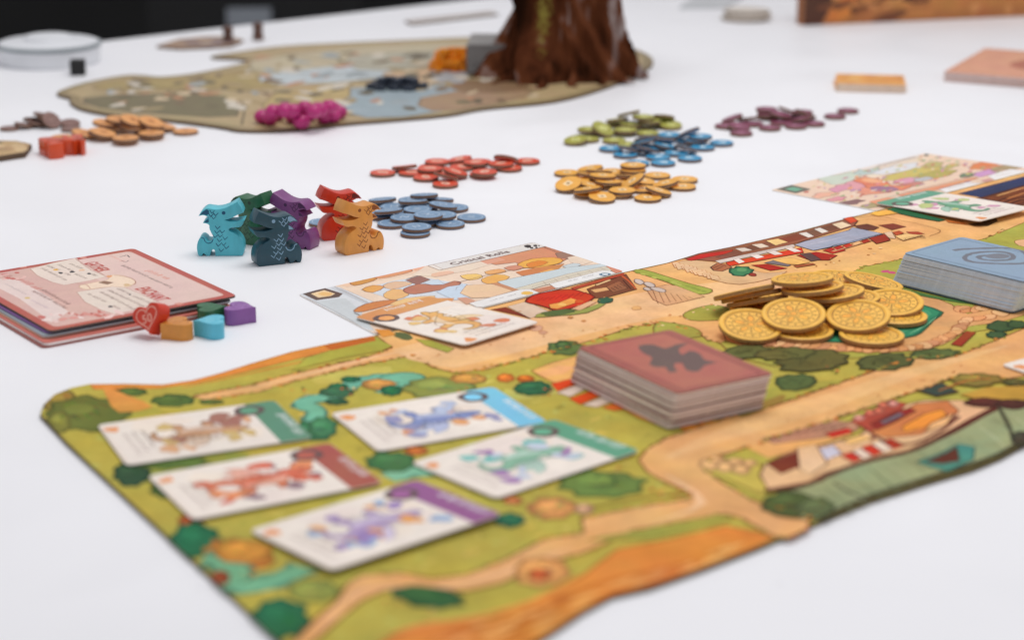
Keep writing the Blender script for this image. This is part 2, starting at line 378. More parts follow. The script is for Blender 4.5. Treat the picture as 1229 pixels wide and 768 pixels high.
# green strips and patches inside the roads
a.poly(D_([(130, 745), (250, 722), (400, 692), (470, 682), (495, 692), (420, 712), (280, 738)]), GR2, 2, line=INK, lw=.4)
a.poly(H_([(100, 655), (180, 615), (300, 595), (420, 630), (430, 670), (300, 690), (150, 690)]), GR2, 3, rim=GR3, line=INK)
a.poly(H_([(-60, 700), (0, 702), (120, 720), (200, 750), (210, 790), (60, 800), (-80, 770)]), GR2, 2, rim=GR3, line=INK)
a.poly([(1025, 326), (1040, 320), (1079, 312), (1130, 300), (1181, 287), (1197, 281), (1230, 267), (1300, 255), (1419, 230), (1500, 262), (1419, 325), (1229, 390), (1150, 401), (1090, 425), (1000, 432), (930, 440), (880, 428), (864, 412), (890, 402), (960, 372), (1004, 346)], GR2, line=INK, lw=.5)
# plaza of round paving stones and the pond
a.poly(F_([(60, 330), (200, 260), (420, 190), (660, 150), (800, 160), (950, 215), (1010, 250), (1229, 205), (1229, 255), (1080, 290), (1010, 300), (960, 345), (860, 385), (700, 400), (520, 395), (300, 380), (120, 372)]), (222, 168, 112), 2, line=INK, lw=.5)
for i in range(46):
    t = i / 45; q = [(980, 226), (1003, 238), (1060, 228), (1130, 222), (1210, 222), (1100, 262), (1000, 275), (985, 300), (960, 325), (905, 350), (850, 372), (780, 384), (700, 390), (620, 392), (540, 388), (460, 382), (380, 376), (300, 370), (220, 364), (140, 352)]
    k = t * (len(q) - 1); i0 = min(int(k), len(q) - 2); u = k - i0
    x = q[i0][0] * (1 - u) + q[i0 + 1][0] * u; y = q[i0][1] * (1 - u) + q[i0 + 1][1] * u
    a.blob(850 + x / 3.243, 300 + y / 3.243, random.uniform(7, 11), random.uniform(2.6, 3.8), random.choice([(226, 166, 112), (214, 150, 98), (232, 182, 132), (205, 146, 104)]), random.uniform(-.3, .2), 9, .12, line=(150, 84, 46), lw=.4)
a.poly(F_([(430, 350), (470, 300), (600, 230), (760, 200), (830, 215), (915, 245), (880, 275), (830, 325), (770, 345), (600, 362), (480, 362)]), (52, 140, 106), 2, rim=(34, 104, 80), d=1.6, line=(70, 90, 60), lw=.5)
a.poly(F_([(560, 330), (700, 250), (820, 235), (870, 250), (800, 310), (700, 335)]), (72, 158, 120), 2)
a.line(F_([(780, 330), (840, 300), (890, 262)]), .9, (120, 190, 150), taper=True)
a.poly(F_([(945, 370), (1005, 318), (1042, 324), (985, 378)]), (156, 62, 32), line=(100, 40, 24))
for x, y, rx, ry in [(1140, 298, 56, 20), (1120, 332, 40, 14), (1200, 292, 40, 16)]: a.blob(850 + x / 3.243, 300 + y / 3.243, rx / 3.2, ry / 3.2, (62, 92, 58), 0, rim=(44, 72, 48), line=(40, 60, 40), lobes=7)
for x, y, rx, ry, c in [(400, 435, 140, 44, (96, 96, 50)), (690, 438, 110, 34, (88, 96, 52)), (880, 408, 95, 20, (92, 108, 58)), (340, 515, 82, 32, (84, 106, 60)), (150, 400, 90, 26, (96, 104, 56)), (300, 408, 120, 24, (104, 104, 54))]:
    a.blob(850 + x / 3.243, 300 + y / 3.243, rx / 3.243, ry / 3.243, c, -.05, 20, .08, rim=tuple(v * .78 for v in c), d=1.4, line=(60, 62, 34), lobes=9)
    for k in range(5): a.line([(850 + (x + rx * random.uniform(-.7, .5)) / 3.243, 300 + (y + ry * random.uniform(-.6, .5)) / 3.243) for _ in range(3)], .7, tuple(v * .85 for v in c))
for x, y in [(690, 85), (715, 90), (1060, 205), (1085, 207), (1110, 210)]: a.blob(850 + x / 3.243, 300 + y / 3.243, 5, 1.7, (196, 92, 134), 0, 8, .2)
a.poly(F_([(750, 150), (850, 175), (980, 200), (1100, 200), (1040, 214), (930, 200), (800, 175)]), (76, 118, 62), 2)
a.poly(I_([(1165, 615), (1200, 605), (1260, 605), (1260, 650), (1190, 640)]), (228, 180, 140), 2, line=INK)
# hedge, wooden deck and pale stones between the two far shops
a.poly([(759, 325.2), (773, 324), (800, 332), (829, 341), (854.7, 347.7), (851, 352.5), (837, 353.5), (820, 347.7), (800, 339), (775, 331)], (160, 172, 78), 2, rim=(128, 142, 60), d=.7, line=INK)
for i in range(12): a.blob(765 + i * 7.4 + random.uniform(-2, 2), 327.5 + i * 2.05, 3.5, 1.1, random.choice([(140, 158, 68), (176, 184, 92)]), .2, 8, .2)
a.poly([(776, 348), (800, 342), (812, 343.5), (846, 356.5), (818, 363), (800, 367), (784, 360)], (214, 166, 124), line=INK)
for i in range(8): a.line([(783 + i * 7.2, 348 + i * 1.4), (790 + i * 7.2, 365 - i * .9)], .3, (130, 82, 52), 1)
for x, y, rx, ry in [(1060, 300, 32, 16), (1125, 318, 36, 14), (1180, 350, 50, 12), (1110, 345, 26, 10)]: a.blob(560 + x / 5.12, 280 + y / 5.12, rx / 5.12, ry / 5.12, (212, 196, 186), .2, 10, .1, rim=(180, 160, 150), d=.5, line=(110, 90, 80))
# far shop with the striped red awning
a.poly(H_([(100, 325), (300, 335), (600, 400), (740, 388), (650, 432), (450, 470), (300, 445), (190, 400), (60, 360)]), (226, 186, 142), 2, line=(170, 100, 60), lw=.3)
for i in range(10): a.poly(H_([(x + random.uniform(-8, 8), y + random.uniform(-6, 6)) for x, y in [(30 + i * 26, 350 + i * 9 - 12), (80 + i * 26, 345 + i * 9 - 12), (100 + i * 26, 372 + i * 9 - 12), (50 + i * 26, 378 + i * 9 - 12)]]), (232, 192, 152), 1, line=(188, 112, 70), lw=.3)
a.poly(H_([(100, 312), (200, 280), (400, 240), (600, 195), (800, 150), (1000, 96), (1140, 58), (1175, 82), (1150, 112), (780, 222), (330, 332), (180, 318)]), (146, 92, 68), line=(70, 32, 24), lw=.6)
a.poly(H_([(118, 316), (200, 287), (410, 257), (400, 278), (260, 302), (150, 326)]), (190, 52, 36), 1, line=(80, 28, 22))
for q, c in [([(300, 305), (420, 262), (470, 278), (360, 318)], (128, 82, 66)), ([(480, 245), (520, 228), (580, 250), (530, 262)], (120, 78, 62)), ([(585, 222), (615, 205), (680, 230), (632, 240)], (124, 80, 64)),
             ([(690, 192), (800, 160), (862, 184), (748, 212)], (132, 70, 48)), ([(862, 150), (905, 134), (952, 158), (908, 174)], (124, 84, 66)), ([(945, 124), (1012, 104), (1066, 128), (996, 146)], (118, 76, 58))]:
    a.poly(H_(q), c, line=(74, 36, 28), lw=.25)
for q, c in [([(420, 250), (480, 245), (528, 260), (465, 271)], (226, 212, 200)), ([(520, 226), (585, 220), (632, 238), (575, 248)], (228, 210, 194)), ([(610, 202), (685, 190), (747, 211), (670, 231)], (240, 204, 140)),
             ([(810, 157), (860, 150), (907, 175), (870, 183)], (226, 216, 206)), ([(905, 131), (942, 122), (997, 145), (955, 156)], (230, 220, 210)), ([(1015, 101), (1080, 86), (1137, 108), (1070, 129)], (236, 212, 178))]:
    a.poly(H_(q), c, line=(70, 36, 28), lw=.25)
a.poly(H_([(1085, 66), (1140, 54), (1176, 81), (1130, 96)]), (214, 76, 44), line=(90, 26, 18), lw=.5)
a.poly(H_([(298, 326), (780, 224), (792, 240), (330, 341)]), (212, 200, 192), line=(96, 60, 46), lw=.3)
a.poly(H_([(365, 336), (830, 246), (842, 275), (380, 359)]), (214, 62, 36), line=(92, 24, 18), lw=.5)
for q in ([(410, 319), (445, 311), (482, 332), (445, 343)], [(510, 293), (560, 286), (602, 302), (555, 313)], [(612, 271), (660, 263), (716, 285), (665, 291)], [(725, 249), (770, 243), (832, 268), (785, 273)]):
    a.poly(H_(q), (234, 222, 214), line=(120, 40, 30), lw=.25)
roof = H_([(785, 228), (850, 206), (990, 172), (1120, 138)]) + I_([(170, 530), (360, 570), (210, 612), (0, 660)]) + H_([(900, 262)])
a.poly(roof, (158, 166, 186), line=(48, 50, 66), lw=.5); a.line(H_([(850, 232), (1000, 200), (1150, 165)]), .8, (178, 184, 200), taper=True)
a.line(H_([(905, 263), (1010, 240)]) + I_([(60, 640), (215, 604), (355, 568)]), .6, (54, 54, 70))
a.poly(H_([(520, 352), (620, 346), (742, 372), (640, 386)]), (168, 36, 28), line=(70, 20, 18)); a.poly(H_([(600, 338), (660, 322), (765, 352), (745, 360)]), (120, 116, 122), line=(50, 40, 40))
a.poly(H_([(650, 322), (760, 307), (882, 335), (806, 350), (742, 346)]), (238, 184, 108), line=(96, 50, 30)); a.poly(H_([(800, 292), (920, 272), (1050, 292), (1000, 322), (882, 322)]), (168, 42, 30), line=(66, 22, 20), lw=.5)
a.poly(H_([(820, 285), (880, 276), (950, 318), (890, 330)]), (96, 72, 72), line=(50, 30, 30)); a.poly(H_([(780, 356), (900, 341), (917, 349), (800, 368)]), (160, 84, 52), line=(100, 50, 30))
a.poly(H_([(960, 262), (1060, 240), (1100, 262), (1020, 282)]), (196, 60, 38), line=(80, 26, 20)); a.poly(H_([(1080, 240), (1229, 200)]) + I_([(330, 590), (300, 610), (60, 680), (0, 672)]), (224, 160, 110), line=(96, 42, 28), lw=.4)
for i in range(6): a.poly(I_([(0 + i * 55, 668 - i * 13), (40 + i * 55, 655 - i * 13), (62 + i * 55, 668 - i * 13), (20 + i * 55, 682 - i * 13)]), random.choice([(190, 60, 36), (160, 44, 30), (226, 176, 130)]), line=(76, 28, 22), lw=.3)
a.poly(I_([(270, 596), (372, 573), (402, 610), (318, 632)]), (150, 50, 34), line=(70, 24, 20), lw=.5)
a.poly(H_([(270, 366), (310, 341), (370, 346), (402, 366), (340, 391), (290, 386)]), (168, 104, 72), line=(60, 28, 24), lw=.6); a.line(H_([(285, 372), (340, 350), (365, 360)]), .4, (70, 32, 26)); a.line(H_([(300, 382), (350, 358)]), .4, (70, 32, 26))
a.blob(888.8, 326.2, 14.5, 5.8, (62, 128, 88), 0, 20, .1, rim=(40, 92, 66), line=(34, 66, 50), lobes=8); a.blob(890, 324.5, 6, 2, (90, 152, 104), 0, 9, .2); a.blob(903.5, 330.4, 4.5, 2, (150, 58, 42), 0, 8, .1, line=(80, 30, 24))
a.poly(I_([(180, 520), (260, 509), (332, 530), (300, 547), (220, 542)]), (104, 62, 48), 1, line=(48, 26, 22)); a.poly(I_([(330, 516), (420, 505), (500, 525), (412, 546)]), (128, 66, 46), 1, line=(52, 26, 22))
a.poly(I_([(360, 565), (410, 556), (436, 600), (392, 596)]), (222, 188, 156), line=(90, 50, 36)); a.poly(I_([(415, 562), (455, 552), (486, 566), (440, 582)]), (182, 82, 46), 1, line=(80, 36, 26)); a.poly(I_([(500, 556), (570, 556), (612, 568), (540, 578)]), (172, 74, 46), 1, line=(80, 36, 26))
a.poly(I_([(430, 585), (500, 570), (600, 580), (480, 612)]), (240, 196, 132), line=(90, 50, 36))
for k in range(3): a.line(I_([(440 + k * 18, 606 + k * 4), (540 + k * 18, 590 + k * 3), (612 + k * 4, 582 + k * 8)]), .4, (84, 44, 32))
a.line(I_([(160, 470), (330, 462), (470, 490), (560, 505), (690, 540), (705, 560), (640, 585)]), .3, INK); a.line(I_([(200, 490), (340, 480), (480, 508)]), .25, (176, 108, 62))
a.poly(I_([(300, 436), (430, 424), (480, 440), (330, 462), (280, 450)]), (240, 182, 84), 1)
a.poly(I_([(380, 418), (440, 410), (560, 440), (740, 486), (700, 494), (560, 470), (430, 440)]), (36, 100, 68), 1, line=(24, 66, 48)); a.poly(I_([(880, 508), (960, 500), (1050, 470), (1060, 490), (1000, 520), (920, 520)]), (92, 70, 48), 1, line=(50, 34, 26))
a.poly(I_([(740, 485), (850, 500), (880, 515), (760, 500)]), (206, 118, 54), 1)
# far shop at the right, mostly under a card
a.poly(I_([(820, 322), (1010, 273), (1229, 216), (1400, 172), (1400, 222), (1229, 268), (960, 345)]), (52, 62, 98), line=(24, 26, 44), lw=.5)
for k in range(16): a.line(I_([(850 + k * 34, 318 - k * 8.8), (905 + k * 34, 322 - k * 8.8)]), .5, (74, 86, 126), 1)
a.poly(I_([(900, 352), (960, 346), (1229, 270), (1400, 224), (1400, 330), (1229, 392), (1100, 420), (1000, 430)]), (96, 52, 34), line=(48, 24, 18), lw=.5)
for k in range(9): a.line(I_([(1000 + k * 20, 372 + k * 5 - 20), (1120 + k * 12, 345 + k * 6 - 25), (1260 + k * 10, 300 + k * 12 - 25)]), .7, random.choice([(150, 84, 48), (176, 110, 66), (62, 30, 22)]), 2)
a.line(I_([(1060, 335), (1229, 284)]), 1.4, (214, 158, 104)); a.line(I_([(1120, 352), (1229, 318)]), 1.1, (196, 128, 78))
# shop front under the bakery card
a.poly(K_([(740, 345), (980, 252), (1045, 346), (850, 400), (780, 402)]), (124, 74, 50), line=(54, 28, 22), lw=.5)
a.poly(K_([(760, 350), (860, 335), (880, 352), (790, 368)]), (214, 166, 116), line=(60, 32, 24), lw=.3); a.poly(K_([(860, 330), (940, 296), (990, 340), (900, 366)]), (150, 98, 68), line=(60, 32, 24), lw=.3)
for k in range(5): a.line(K_([(870 + k * 18, 345 - k * 8), (900 + k * 18, 365 - k * 9)]), .35, (64, 34, 26), 1)
a.line(K_([(950, 262), (1000, 300), (1040, 345)]), 1.0, (196, 96, 52)); a.line(K_([(960, 290), (1010, 345)]), .5, (60, 30, 24)); a.poly(K_([(790, 318), (880, 284), (890, 292), (800, 326)]), (222, 186, 140), line=(70, 36, 26), lw=.3)
a.poly(K_([(640, 338), (960, 246), (975, 258), (660, 350)]), (176, 76, 50), line=(90, 34, 26), lw=.3)
a.poly(K_([(250, 452), (370, 420), (505, 482), (392, 524)]), (218, 194, 174), line=(110, 70, 56)); a.poly(K_([(148, 470), (240, 455), (392, 526), (300, 502)]), (124, 50, 34), line=(70, 28, 22))
a.poly(K_([(360, 425), (400, 386), (520, 358), (640, 347), (720, 366), (790, 395), (700, 450), (560, 478), (500, 463), (430, 442)]), (198, 58, 30), 2, rim=(146, 34, 22), d=1.0, line=(84, 28, 20), lw=.5)
for k in range(8): a.line(K_([(430 + k * 38, 420 - k * 4), (470 + k * 38, 400 - k * 5)]), .5, (168, 40, 24), 1)
a.poly(K_([(505, 442), (560, 432), (640, 402), (700, 420), (640, 442), (560, 468), (515, 464)]), (226, 158, 78), 1, line=(110, 50, 26)); a.blob(695, 362.5, 6, 1.8, (206, 92, 44), 0, 8, .2); a.blob(675, 366, 5, 1.6, (240, 190, 110), 0, 8, .2)
a.poly(K_([(640, 470), (760, 420), (800, 425), (700, 478)]), (220, 176, 140), 1, line=(150, 90, 60), lw=.3)
a.poly(K_([(420, 520), (470, 488), (600, 480), (700, 476), (830, 430), (850, 440), (740, 492), (560, 510)]), (150, 160, 84), 2, line=(90, 90, 50), lw=.3)
a.blob(670, 375.8, 21, 3.4, (84, 106, 60), -.1, 16, .1, rim=(62, 84, 50), d=.6, lobes=7); a.blob(726, 361.3, 10, 3.8, (52, 96, 72), -.1, 14, .1, rim=(40, 72, 58), d=.6, lobes=6)
for x, y, r, c in [(430, 585, 40, (220, 176, 148)), (470, 610, 26, (206, 158, 128)), (1045, 460, 30, (228, 176, 116)), (640, 520, 14, (206, 146, 84)), (720, 540, 14, (206, 146, 84))]: a.blob(560 + x / 5.12, 280 + y / 5.12, r / 5.12, r / 12, c, 0, 9, .15, line=(180, 116, 70), lw=.25)
a.blob(484, 403.5, 12, 4, (92, 104, 66), .2, 12, .1); a.poly(Q_([(510, 590), (600, 595), (640, 625), (560, 640)]), (222, 142, 66), 1)
a.poly(Q_([(760, 650), (860, 660), (1000, 710), (960, 735), (820, 690)]), (162, 166, 74), 1, line=INK, lw=.3)
a.poly(Q_([(90, 765), (300, 700), (510, 640), (620, 695), (560, 720), (300, 770), (0, 845)]), (168, 170, 72), 1, line=INK, lw=.3); a.poly(Q_([(200, 690), (500, 632), (520, 660), (250, 720)]), (196, 104, 40), 1)
# the crowd of bushes, streams and flower beds in the left part
def bush(v, x, y, rx, ry, c, rot=0, lobes=8, det=3):
    s = {'A': (40, 430, 2.926), 'B': (380, 430, 2.926), 'C': (180, 560, 2.363), 'D': (640, 290, 2.0764), 'J': (340, 260, 2.926), 'L': (620, 390, 5.91), 'E': (809, 420, 2.926), 'N': (0, 260, 2.926), 'M': (1000, 380, 5.117)}[v]
    x, y, rx, ry = s[0] + x / s[2], s[1] + y / s[2], rx / s[2], ry / s[2]
    a.blob(x, y, rx, ry, c, rot, 20, .08, rim=tuple(q * .82 for q in c), d=1.3, line=tuple(q * .68 for q in c), lobes=lobes)
    for k in range(det * 3):
        u = random.uniform(-.55, .35); q = random.uniform(-.5, .4)
        a.line([(x + rx * (u - .18), y + ry * q), (x + rx * u, y + ry * (q - .22)), (x + rx * (u + .2), y + ry * q)], .45, tuple(z * random.choice([.66, .74, 1.14]) for z in c))
    a.blob(x - rx * .2, y - ry * .3, rx * .42, ry * .32, tuple(min(255, q * 1.14) for q in c), rot, 10, .15)
stream = lambda pts, wd, c=TEAL: (a.line(pts, wd * 1.35, tuple(q * .72 for q in c), 4), a.line(pts, wd, c, 4))
bush('A', 95, 150, 66, 42, (150, 134, 62)); bush('A', 190, 196, 138, 62, (106, 118, 56), det=7); bush('A', 90, 225, 40, 40, (128, 132, 62)); bush('A', 345, 118, 54, 15, DG); bush('A', 490, 148, 74, 22, DG); bush('A', 625, 153, 44, 9, DG)
a.poly(A_([(250, 100), (330, 130), (420, 170), (300, 190), (260, 140)]), (220, 152, 76), 2); a.line(A_([(270, 230), (420, 205), (560, 190)]), 1.5, (208, 178, 92))
bush('A', 345, 405, 66, 46, (52, 84, 58)); bush('A', 470, 365, 150, 22, (96, 126, 62)); bush('A', 555, 570, 46, 26, (178, 98, 50)); bush('A', 570, 640, 92, 62, EM, det=5); bush('A', 690, 682, 92, 50, GOLD); bush('A', 790, 705, 60, 34, (196, 134, 56))
stream(A_([(1260, 65), (1190, 72), (1110, 95), (1060, 128), (965, 148), (950, 165), (995, 185), (985, 220), (1010, 250)]), 7)
bush('A', 1115, 75, 34, 11, EM); bush('A', 1070, 102, 36, 13, EM); bush('A', 1065, 153, 42, 12, (48, 96, 70)); bush('A', 990, 255, 72, 36, (60, 126, 92)); bush('A', 1195, 92, 44, 15, (214, 150, 80))
a.poly(J_([(330, 570), (380, 552), (450, 548), (500, 562), (480, 585), (420, 592), (350, 590)]), TEAL, 2, rim=(80, 150, 128), line=(60, 110, 92)); stream(J_([(420, 590), (380, 600), (340, 620)]), 4)
bush('J', 335, 590, 58, 18, (214, 152, 82)); bush('J', 545, 602, 122, 36, (136, 152, 80), det=5); bush('J', 380, 612, 38, 18, EM); bush('J', 650, 570, 64, 17, (206, 152, 78)); bush('J', 780, 567, 32, 15, (226, 128, 54)); bush('J', 850, 570, 30, 12, (228, 130, 52)); bush('J', 880, 603, 66, 25, (56, 114, 76), det=5)
for i in range(16): a.blob(560 + i * 11 + random.uniform(-4, 4), 447 - i * 2.6 + random.uniform(-3, 3), random.uniform(2, 4), 1.2, random.choice([(206, 150, 70), (188, 128, 56), (224, 150, 66)]), 0, 7, .25)
a.poly(L_([(105, 325), (250, 270), (420, 225), (480, 260), (470, 400), (260, 410), (160, 360)]), (238, 182, 110), 1, line=INK, lw=.5); a.poly(L_([(130, 340), (300, 290), (410, 300), (330, 350), (200, 370)]), (240, 176, 122), 1)
for q, c in [([(245, 420), (380, 385), (460, 405), (290, 470)], (226, 78, 24)), ([(285, 482), (430, 425), (530, 435), (380, 510)], (222, 204, 190)), ([(375, 525), (540, 465), (640, 485), (450, 565)], (224, 74, 22)), ([(465, 570), (640, 500), (750, 520), (570, 585)], (216, 200, 186)), ([(610, 590), (720, 545), (790, 545), (780, 600), (690, 610)], (214, 104, 42)),
             ([(770, 555), (860, 585), (960, 640), (1040, 690), (1000, 710), (860, 660), (760, 600)], (240, 164, 72))]:
    a.poly(L_(q), c, line=(150, 60, 24), lw=.4)
bush('L', 110, 450, 124, 46, (50, 112, 76), det=4); bush('L', 60, 380, 56, 22, (228, 124, 44)); bush('L', 345, 165, 125, 52, (94, 120, 66), det=5); bush('L', 330, 150, 60, 30, (76, 108, 62))
for q in ([(715, 575), (790, 565), (806, 580), (730, 592)], [(800, 550), (880, 535), (902, 550), (820, 570)], [(895, 515), (980, 495), (1010, 510), (915, 535)]): a.poly([(640 + x / 4.04, 370 + y / 4.04) for x, y in q], (238, 150, 56), 2, line=(180, 96, 34), lw=.4)
a.poly([(640 + x / 4.04, 370 + y / 4.04) for x, y in [(1000, 500), (1150, 440), (1213, 420), (1213, 450), (1100, 500), (1010, 530)]], (150, 128, 60), 2)
stream(C_([(150, 262), (205, 268), (240, 300), (245, 330), (300, 335), (380, 312), (440, 285)]), 9, (116, 182, 146)); stream(B_([(250, 420), (330, 400), (420, 395)]), 8, (128, 190, 160))
bush('C', 200, 315, 26, 20, (150, 78, 46)); bush('C', 465, 352, 72, 32, (148, 158, 78)); bush('C', 370, 432, 84, 56, EM, det=5); bush('C', 260, 240, 80, 34, GOLD); bush('C', 790, 370, 102, 30, (56, 104, 62), .12); bush('C', 1140, 118, 68, 32, (224, 162, 100)); bush('C', 1110, 300, 78, 42, (220, 158, 94)); bush('C', 1105, 306, 34, 16, (196, 100, 54)); bush('C', 1020, 152, 44, 20, (44, 110, 82)); bush('C', 60, 60, 60, 30, (80, 112, 60))
bush('B', 260, 365, 88, 36, (70, 124, 80)); bush('B', 1005, 442, 150, 46, (104, 134, 68), det=7); bush('B', 830, 528, 80, 36, (224, 160, 96)); bush('B', 940, 530, 34, 18, (226, 176, 140)); bush('B', 690, 500, 34, 14, (206, 128, 78)); bush('B', 350, 325, 40, 16, (200, 120, 60)); bush('B', 70, 120, 60, 18, (60, 112, 80)); bush('B', 20, 245, 52, 36, (70, 134, 96))
a.line(B_([(980, 420), (1010, 400), (1050, 430), (1010, 460), (970, 450)]), 1.0, (70, 104, 58))
a.line(D_([(130, 668), (260, 640), (400, 628)]), .8, INK)
# near shop with its grey green roof
a.poly(E_([(88, 395), (150, 385), (300, 395), (330, 480), (310, 510), (200, 460), (110, 430)]), (196, 176, 84), 1, line=INK, lw=.5)
for x, y, rx, ry in [(125, 402, 38, 22), (180, 412, 34, 18), (235, 420, 34, 18), (150, 385, 30, 12), (215, 392, 34, 12), (265, 398, 26, 12)]: bush('E', x, y, rx, ry, (228, 176, 122), lobes=0, det=0)
a.poly(E_([(250, 340), (380, 300), (560, 245), (640, 262), (620, 300), (470, 345), (330, 380)]), (236, 178, 112), 1)
a.poly(E_([(310, 310), (400, 290), (560, 248), (640, 255), (650, 280), (520, 310), (350, 330)]), (186, 138, 112), line=(110, 66, 50), lw=.5)
for k in range(9): a.line(E_([(330 + k * 32, 320 - k * 6), (380 + k * 30, 298 - k * 6)]), .6, (120, 80, 66), 1)
a.poly(E_([(300, 440), (320, 400), (420, 355), (540, 330), (650, 300), (740, 235), (800, 195), (880, 178), (1000, 178), (1110, 188), (1160, 190), (1080, 232), (960, 300), (830, 358), (700, 388), (540, 436), (480, 466), (330, 490)]), (226, 182, 140), line=(90, 42, 30), lw=.8)
for q, c in [([(325, 400), (430, 358), (475, 398), (375, 436)], (120, 50, 32)), ([(530, 295), (610, 275), (632, 290), (555, 310)], (206, 48, 34)), ([(500, 350), (560, 335), (590, 365), (530, 388)], (206, 206, 222)), ([(430, 345), (500, 335), (540, 400), (480, 440), (440, 420)], (236, 196, 156)),
             ([(585, 372), (620, 360), (660, 382), (630, 396)], (200, 46, 34)), ([(625, 358), (655, 345), (700, 370), (665, 385)], (232, 208, 190)), ([(655, 345), (690, 332), (735, 360), (700, 374)], (198, 46, 32)), ([(692, 332), (725, 322), (770, 348), (738, 362)], (232, 210, 190)), ([(726, 322), (762, 312), (812, 338), (772, 350)], (190, 40, 30)),
             ([(620, 250), (690, 215), (760, 178), (820, 190), (760, 240), (690, 290)], (172, 70, 58)), ([(690, 290), (760, 240), (850, 190), (960, 180), (1000, 215), (960, 260), (860, 300), (740, 310)], (206, 128, 76)), ([(800, 270), (880, 225), (940, 210), (960, 230), (880, 275), (810, 290)], (240, 156, 60)),
             ([(690, 262), (780, 215), (830, 205), (850, 215), (760, 262), (710, 285)], (140, 40, 36)), ([(720, 255), (790, 222), (810, 228), (740, 262)], (116, 110, 124)), ([(900, 260), (960, 235), (985, 222), (960, 262), (880, 290)], (238, 188, 128)), ([(590, 320), (650, 300), (700, 310), (620, 335)], (238, 190, 120))]:
    a.poly(E_(q), c, 1, line=(84, 36, 28), lw=.6)
for x, y in [(650, 240), (690, 222), (735, 195), (770, 190), (720, 215)]: bush('E', x, y, 20, 10, random.choice([(226, 150, 140), (216, 110, 90), (240, 190, 170)]), lobes=0, det=0)
a.line(E_([(700, 300), (760, 330), (840, 330), (930, 290), (1000, 235)]), 1.6, (100, 44, 32)); a.line(E_([(650, 265), (700, 300), (690, 320)]), 1.3, (110, 46, 36))
a.poly(E_([(320, 540), (380, 505), (480, 478), (540, 445), (700, 392), (830, 362), (960, 302), (1080, 240), (1160, 200), (1229, 182), (1400, 130), (1500, 100)]) + [(1419, 438), (1300, 496), (1229, 531), (1202, 546), (1168, 560), (1117, 575), (1048, 597), (980, 625)] + E_([(420, 590), (340, 565)]), (152, 166, 126), line=(60, 62, 44), lw=.8)
for k in range(15):
    t = k / 14; x = 520 + t * 760; y = 470 - t * 300
    a.line(E_([(x, y + 10), (x + 60, y + 60 + 12 * math.sin(k)), (x + 110, y + 100)]), random.uniform(.5, 1.3), random.choice([(132, 148, 110), (172, 182, 146), (120, 136, 100)]), taper=True)
a.line(E_([(320, 500), (480, 470), (545, 440), (700, 388), (830, 358), (962, 298), (1082, 232), (1180, 188), (1300, 150)]), 3.0, (88, 42, 30))
a.line(E_([(560, 470), (620, 505), (680, 530)]), 1.0, (72, 74, 54)); a.line(E_([(1140, 205), (1175, 270), (1190, 310)]), 1.6, (70, 72, 54))
bush('E', 405, 545, 96, 46, (78, 96, 52), det=6); bush('E', 500, 560, 70, 36, (96, 112, 72)); bush('E', 1220, 315, 40, 26, (60, 62, 50))
a.line([(985, 622), (1048, 595), (1117, 573), (1168, 558), (1202, 544), (1229, 529)], 1.4, (70, 66, 48))
a.poly(E_([(850, 398), (930, 370), (1000, 335), (1055, 345), (1050, 390), (960, 432), (900, 415)]), (74, 142, 128), 1, line=(40, 70, 66), lw=.6); a.poly(E_([(880, 398), (960, 365), (992, 345), (1002, 395), (940, 405)]), (96, 50, 34), line=(50, 28, 22), lw=.5)
a.poly(E_([(858, 147), (940, 119), (997, 150), (922, 166)]), (60, 76, 66), line=(90, 50, 34), lw=1.0)
a.poly(E_([(1000, 160), (1100, 135), (1229, 130), (1400, 90), (1400, 130), (1229, 180), (1100, 185)]), (192, 150, 62), 1); bush('E', 1060, 108, 90, 24, (132, 118, 56), det=5); bush('E', 1200, 118, 44, 12, (92, 92, 50)); bush('E', 1090, 188, 70, 16, (86, 44, 34), lobes=0); bush('E', 1190, 195, 60, 18, (74, 40, 32), lobes=0)
a.line(D_([(1010, 375), (1080, 350), (1140, 345)]), 1.0, (180, 110, 56))
# fringe of tufts, leaves and small flowers where grass meets road
for path in (R1[16:], R2):
    for i in range(len(path) - 1):
        (x0, y0), (x1, y1) = path[i], path[i + 1]; L = math.dist(path[i], path[i + 1])
        if L > 130: continue
        for k in range(int(L / 5)):
            t = random.random(); x, y = x0 + (x1 - x0) * t + random.uniform(-2, 2), y0 + (y1 - y0) * t + random.uniform(-1.4, 1.4)
            if x > 1210 or y > 690: continue
            if random.random() < .55: a.line([(x - 2.5, y + .3), (x, y - 1.0), (x + 2.5, y + .4)], .5, random.choice([(120, 110, 48), (150, 84, 36), (104, 100, 44), (168, 112, 46)]), 2)
            else: a.blob(x, y, random.uniform(1.4, 3.6), random.uniform(.6, 1.2), random.choice([(150, 148, 62), (214, 138, 60), (178, 168, 76), (132, 126, 54), (204, 116, 50)]), 0, 7, .25)
for x, y in [(560, 470), (585, 476), (660, 470), (700, 560), (745, 560), (640, 620), (700, 640), (470, 720), (520, 735), (250, 600), (300, 690), (140, 525), (420, 470), (360, 470), (610, 600), (790, 590), (820, 600), (760, 470), (880, 440), (1000, 445)]:
    for k in range(7): a.blob(x + random.uniform(-10, 10), y + random.uniform(-5, 5), random.uniform(1, 2.4), random.uniform(.5, 1.1), random.choice([(226, 130, 60), (240, 206, 140), (206, 90, 60), (112, 120, 54), (96, 110, 56)]), 0, 7, .25)
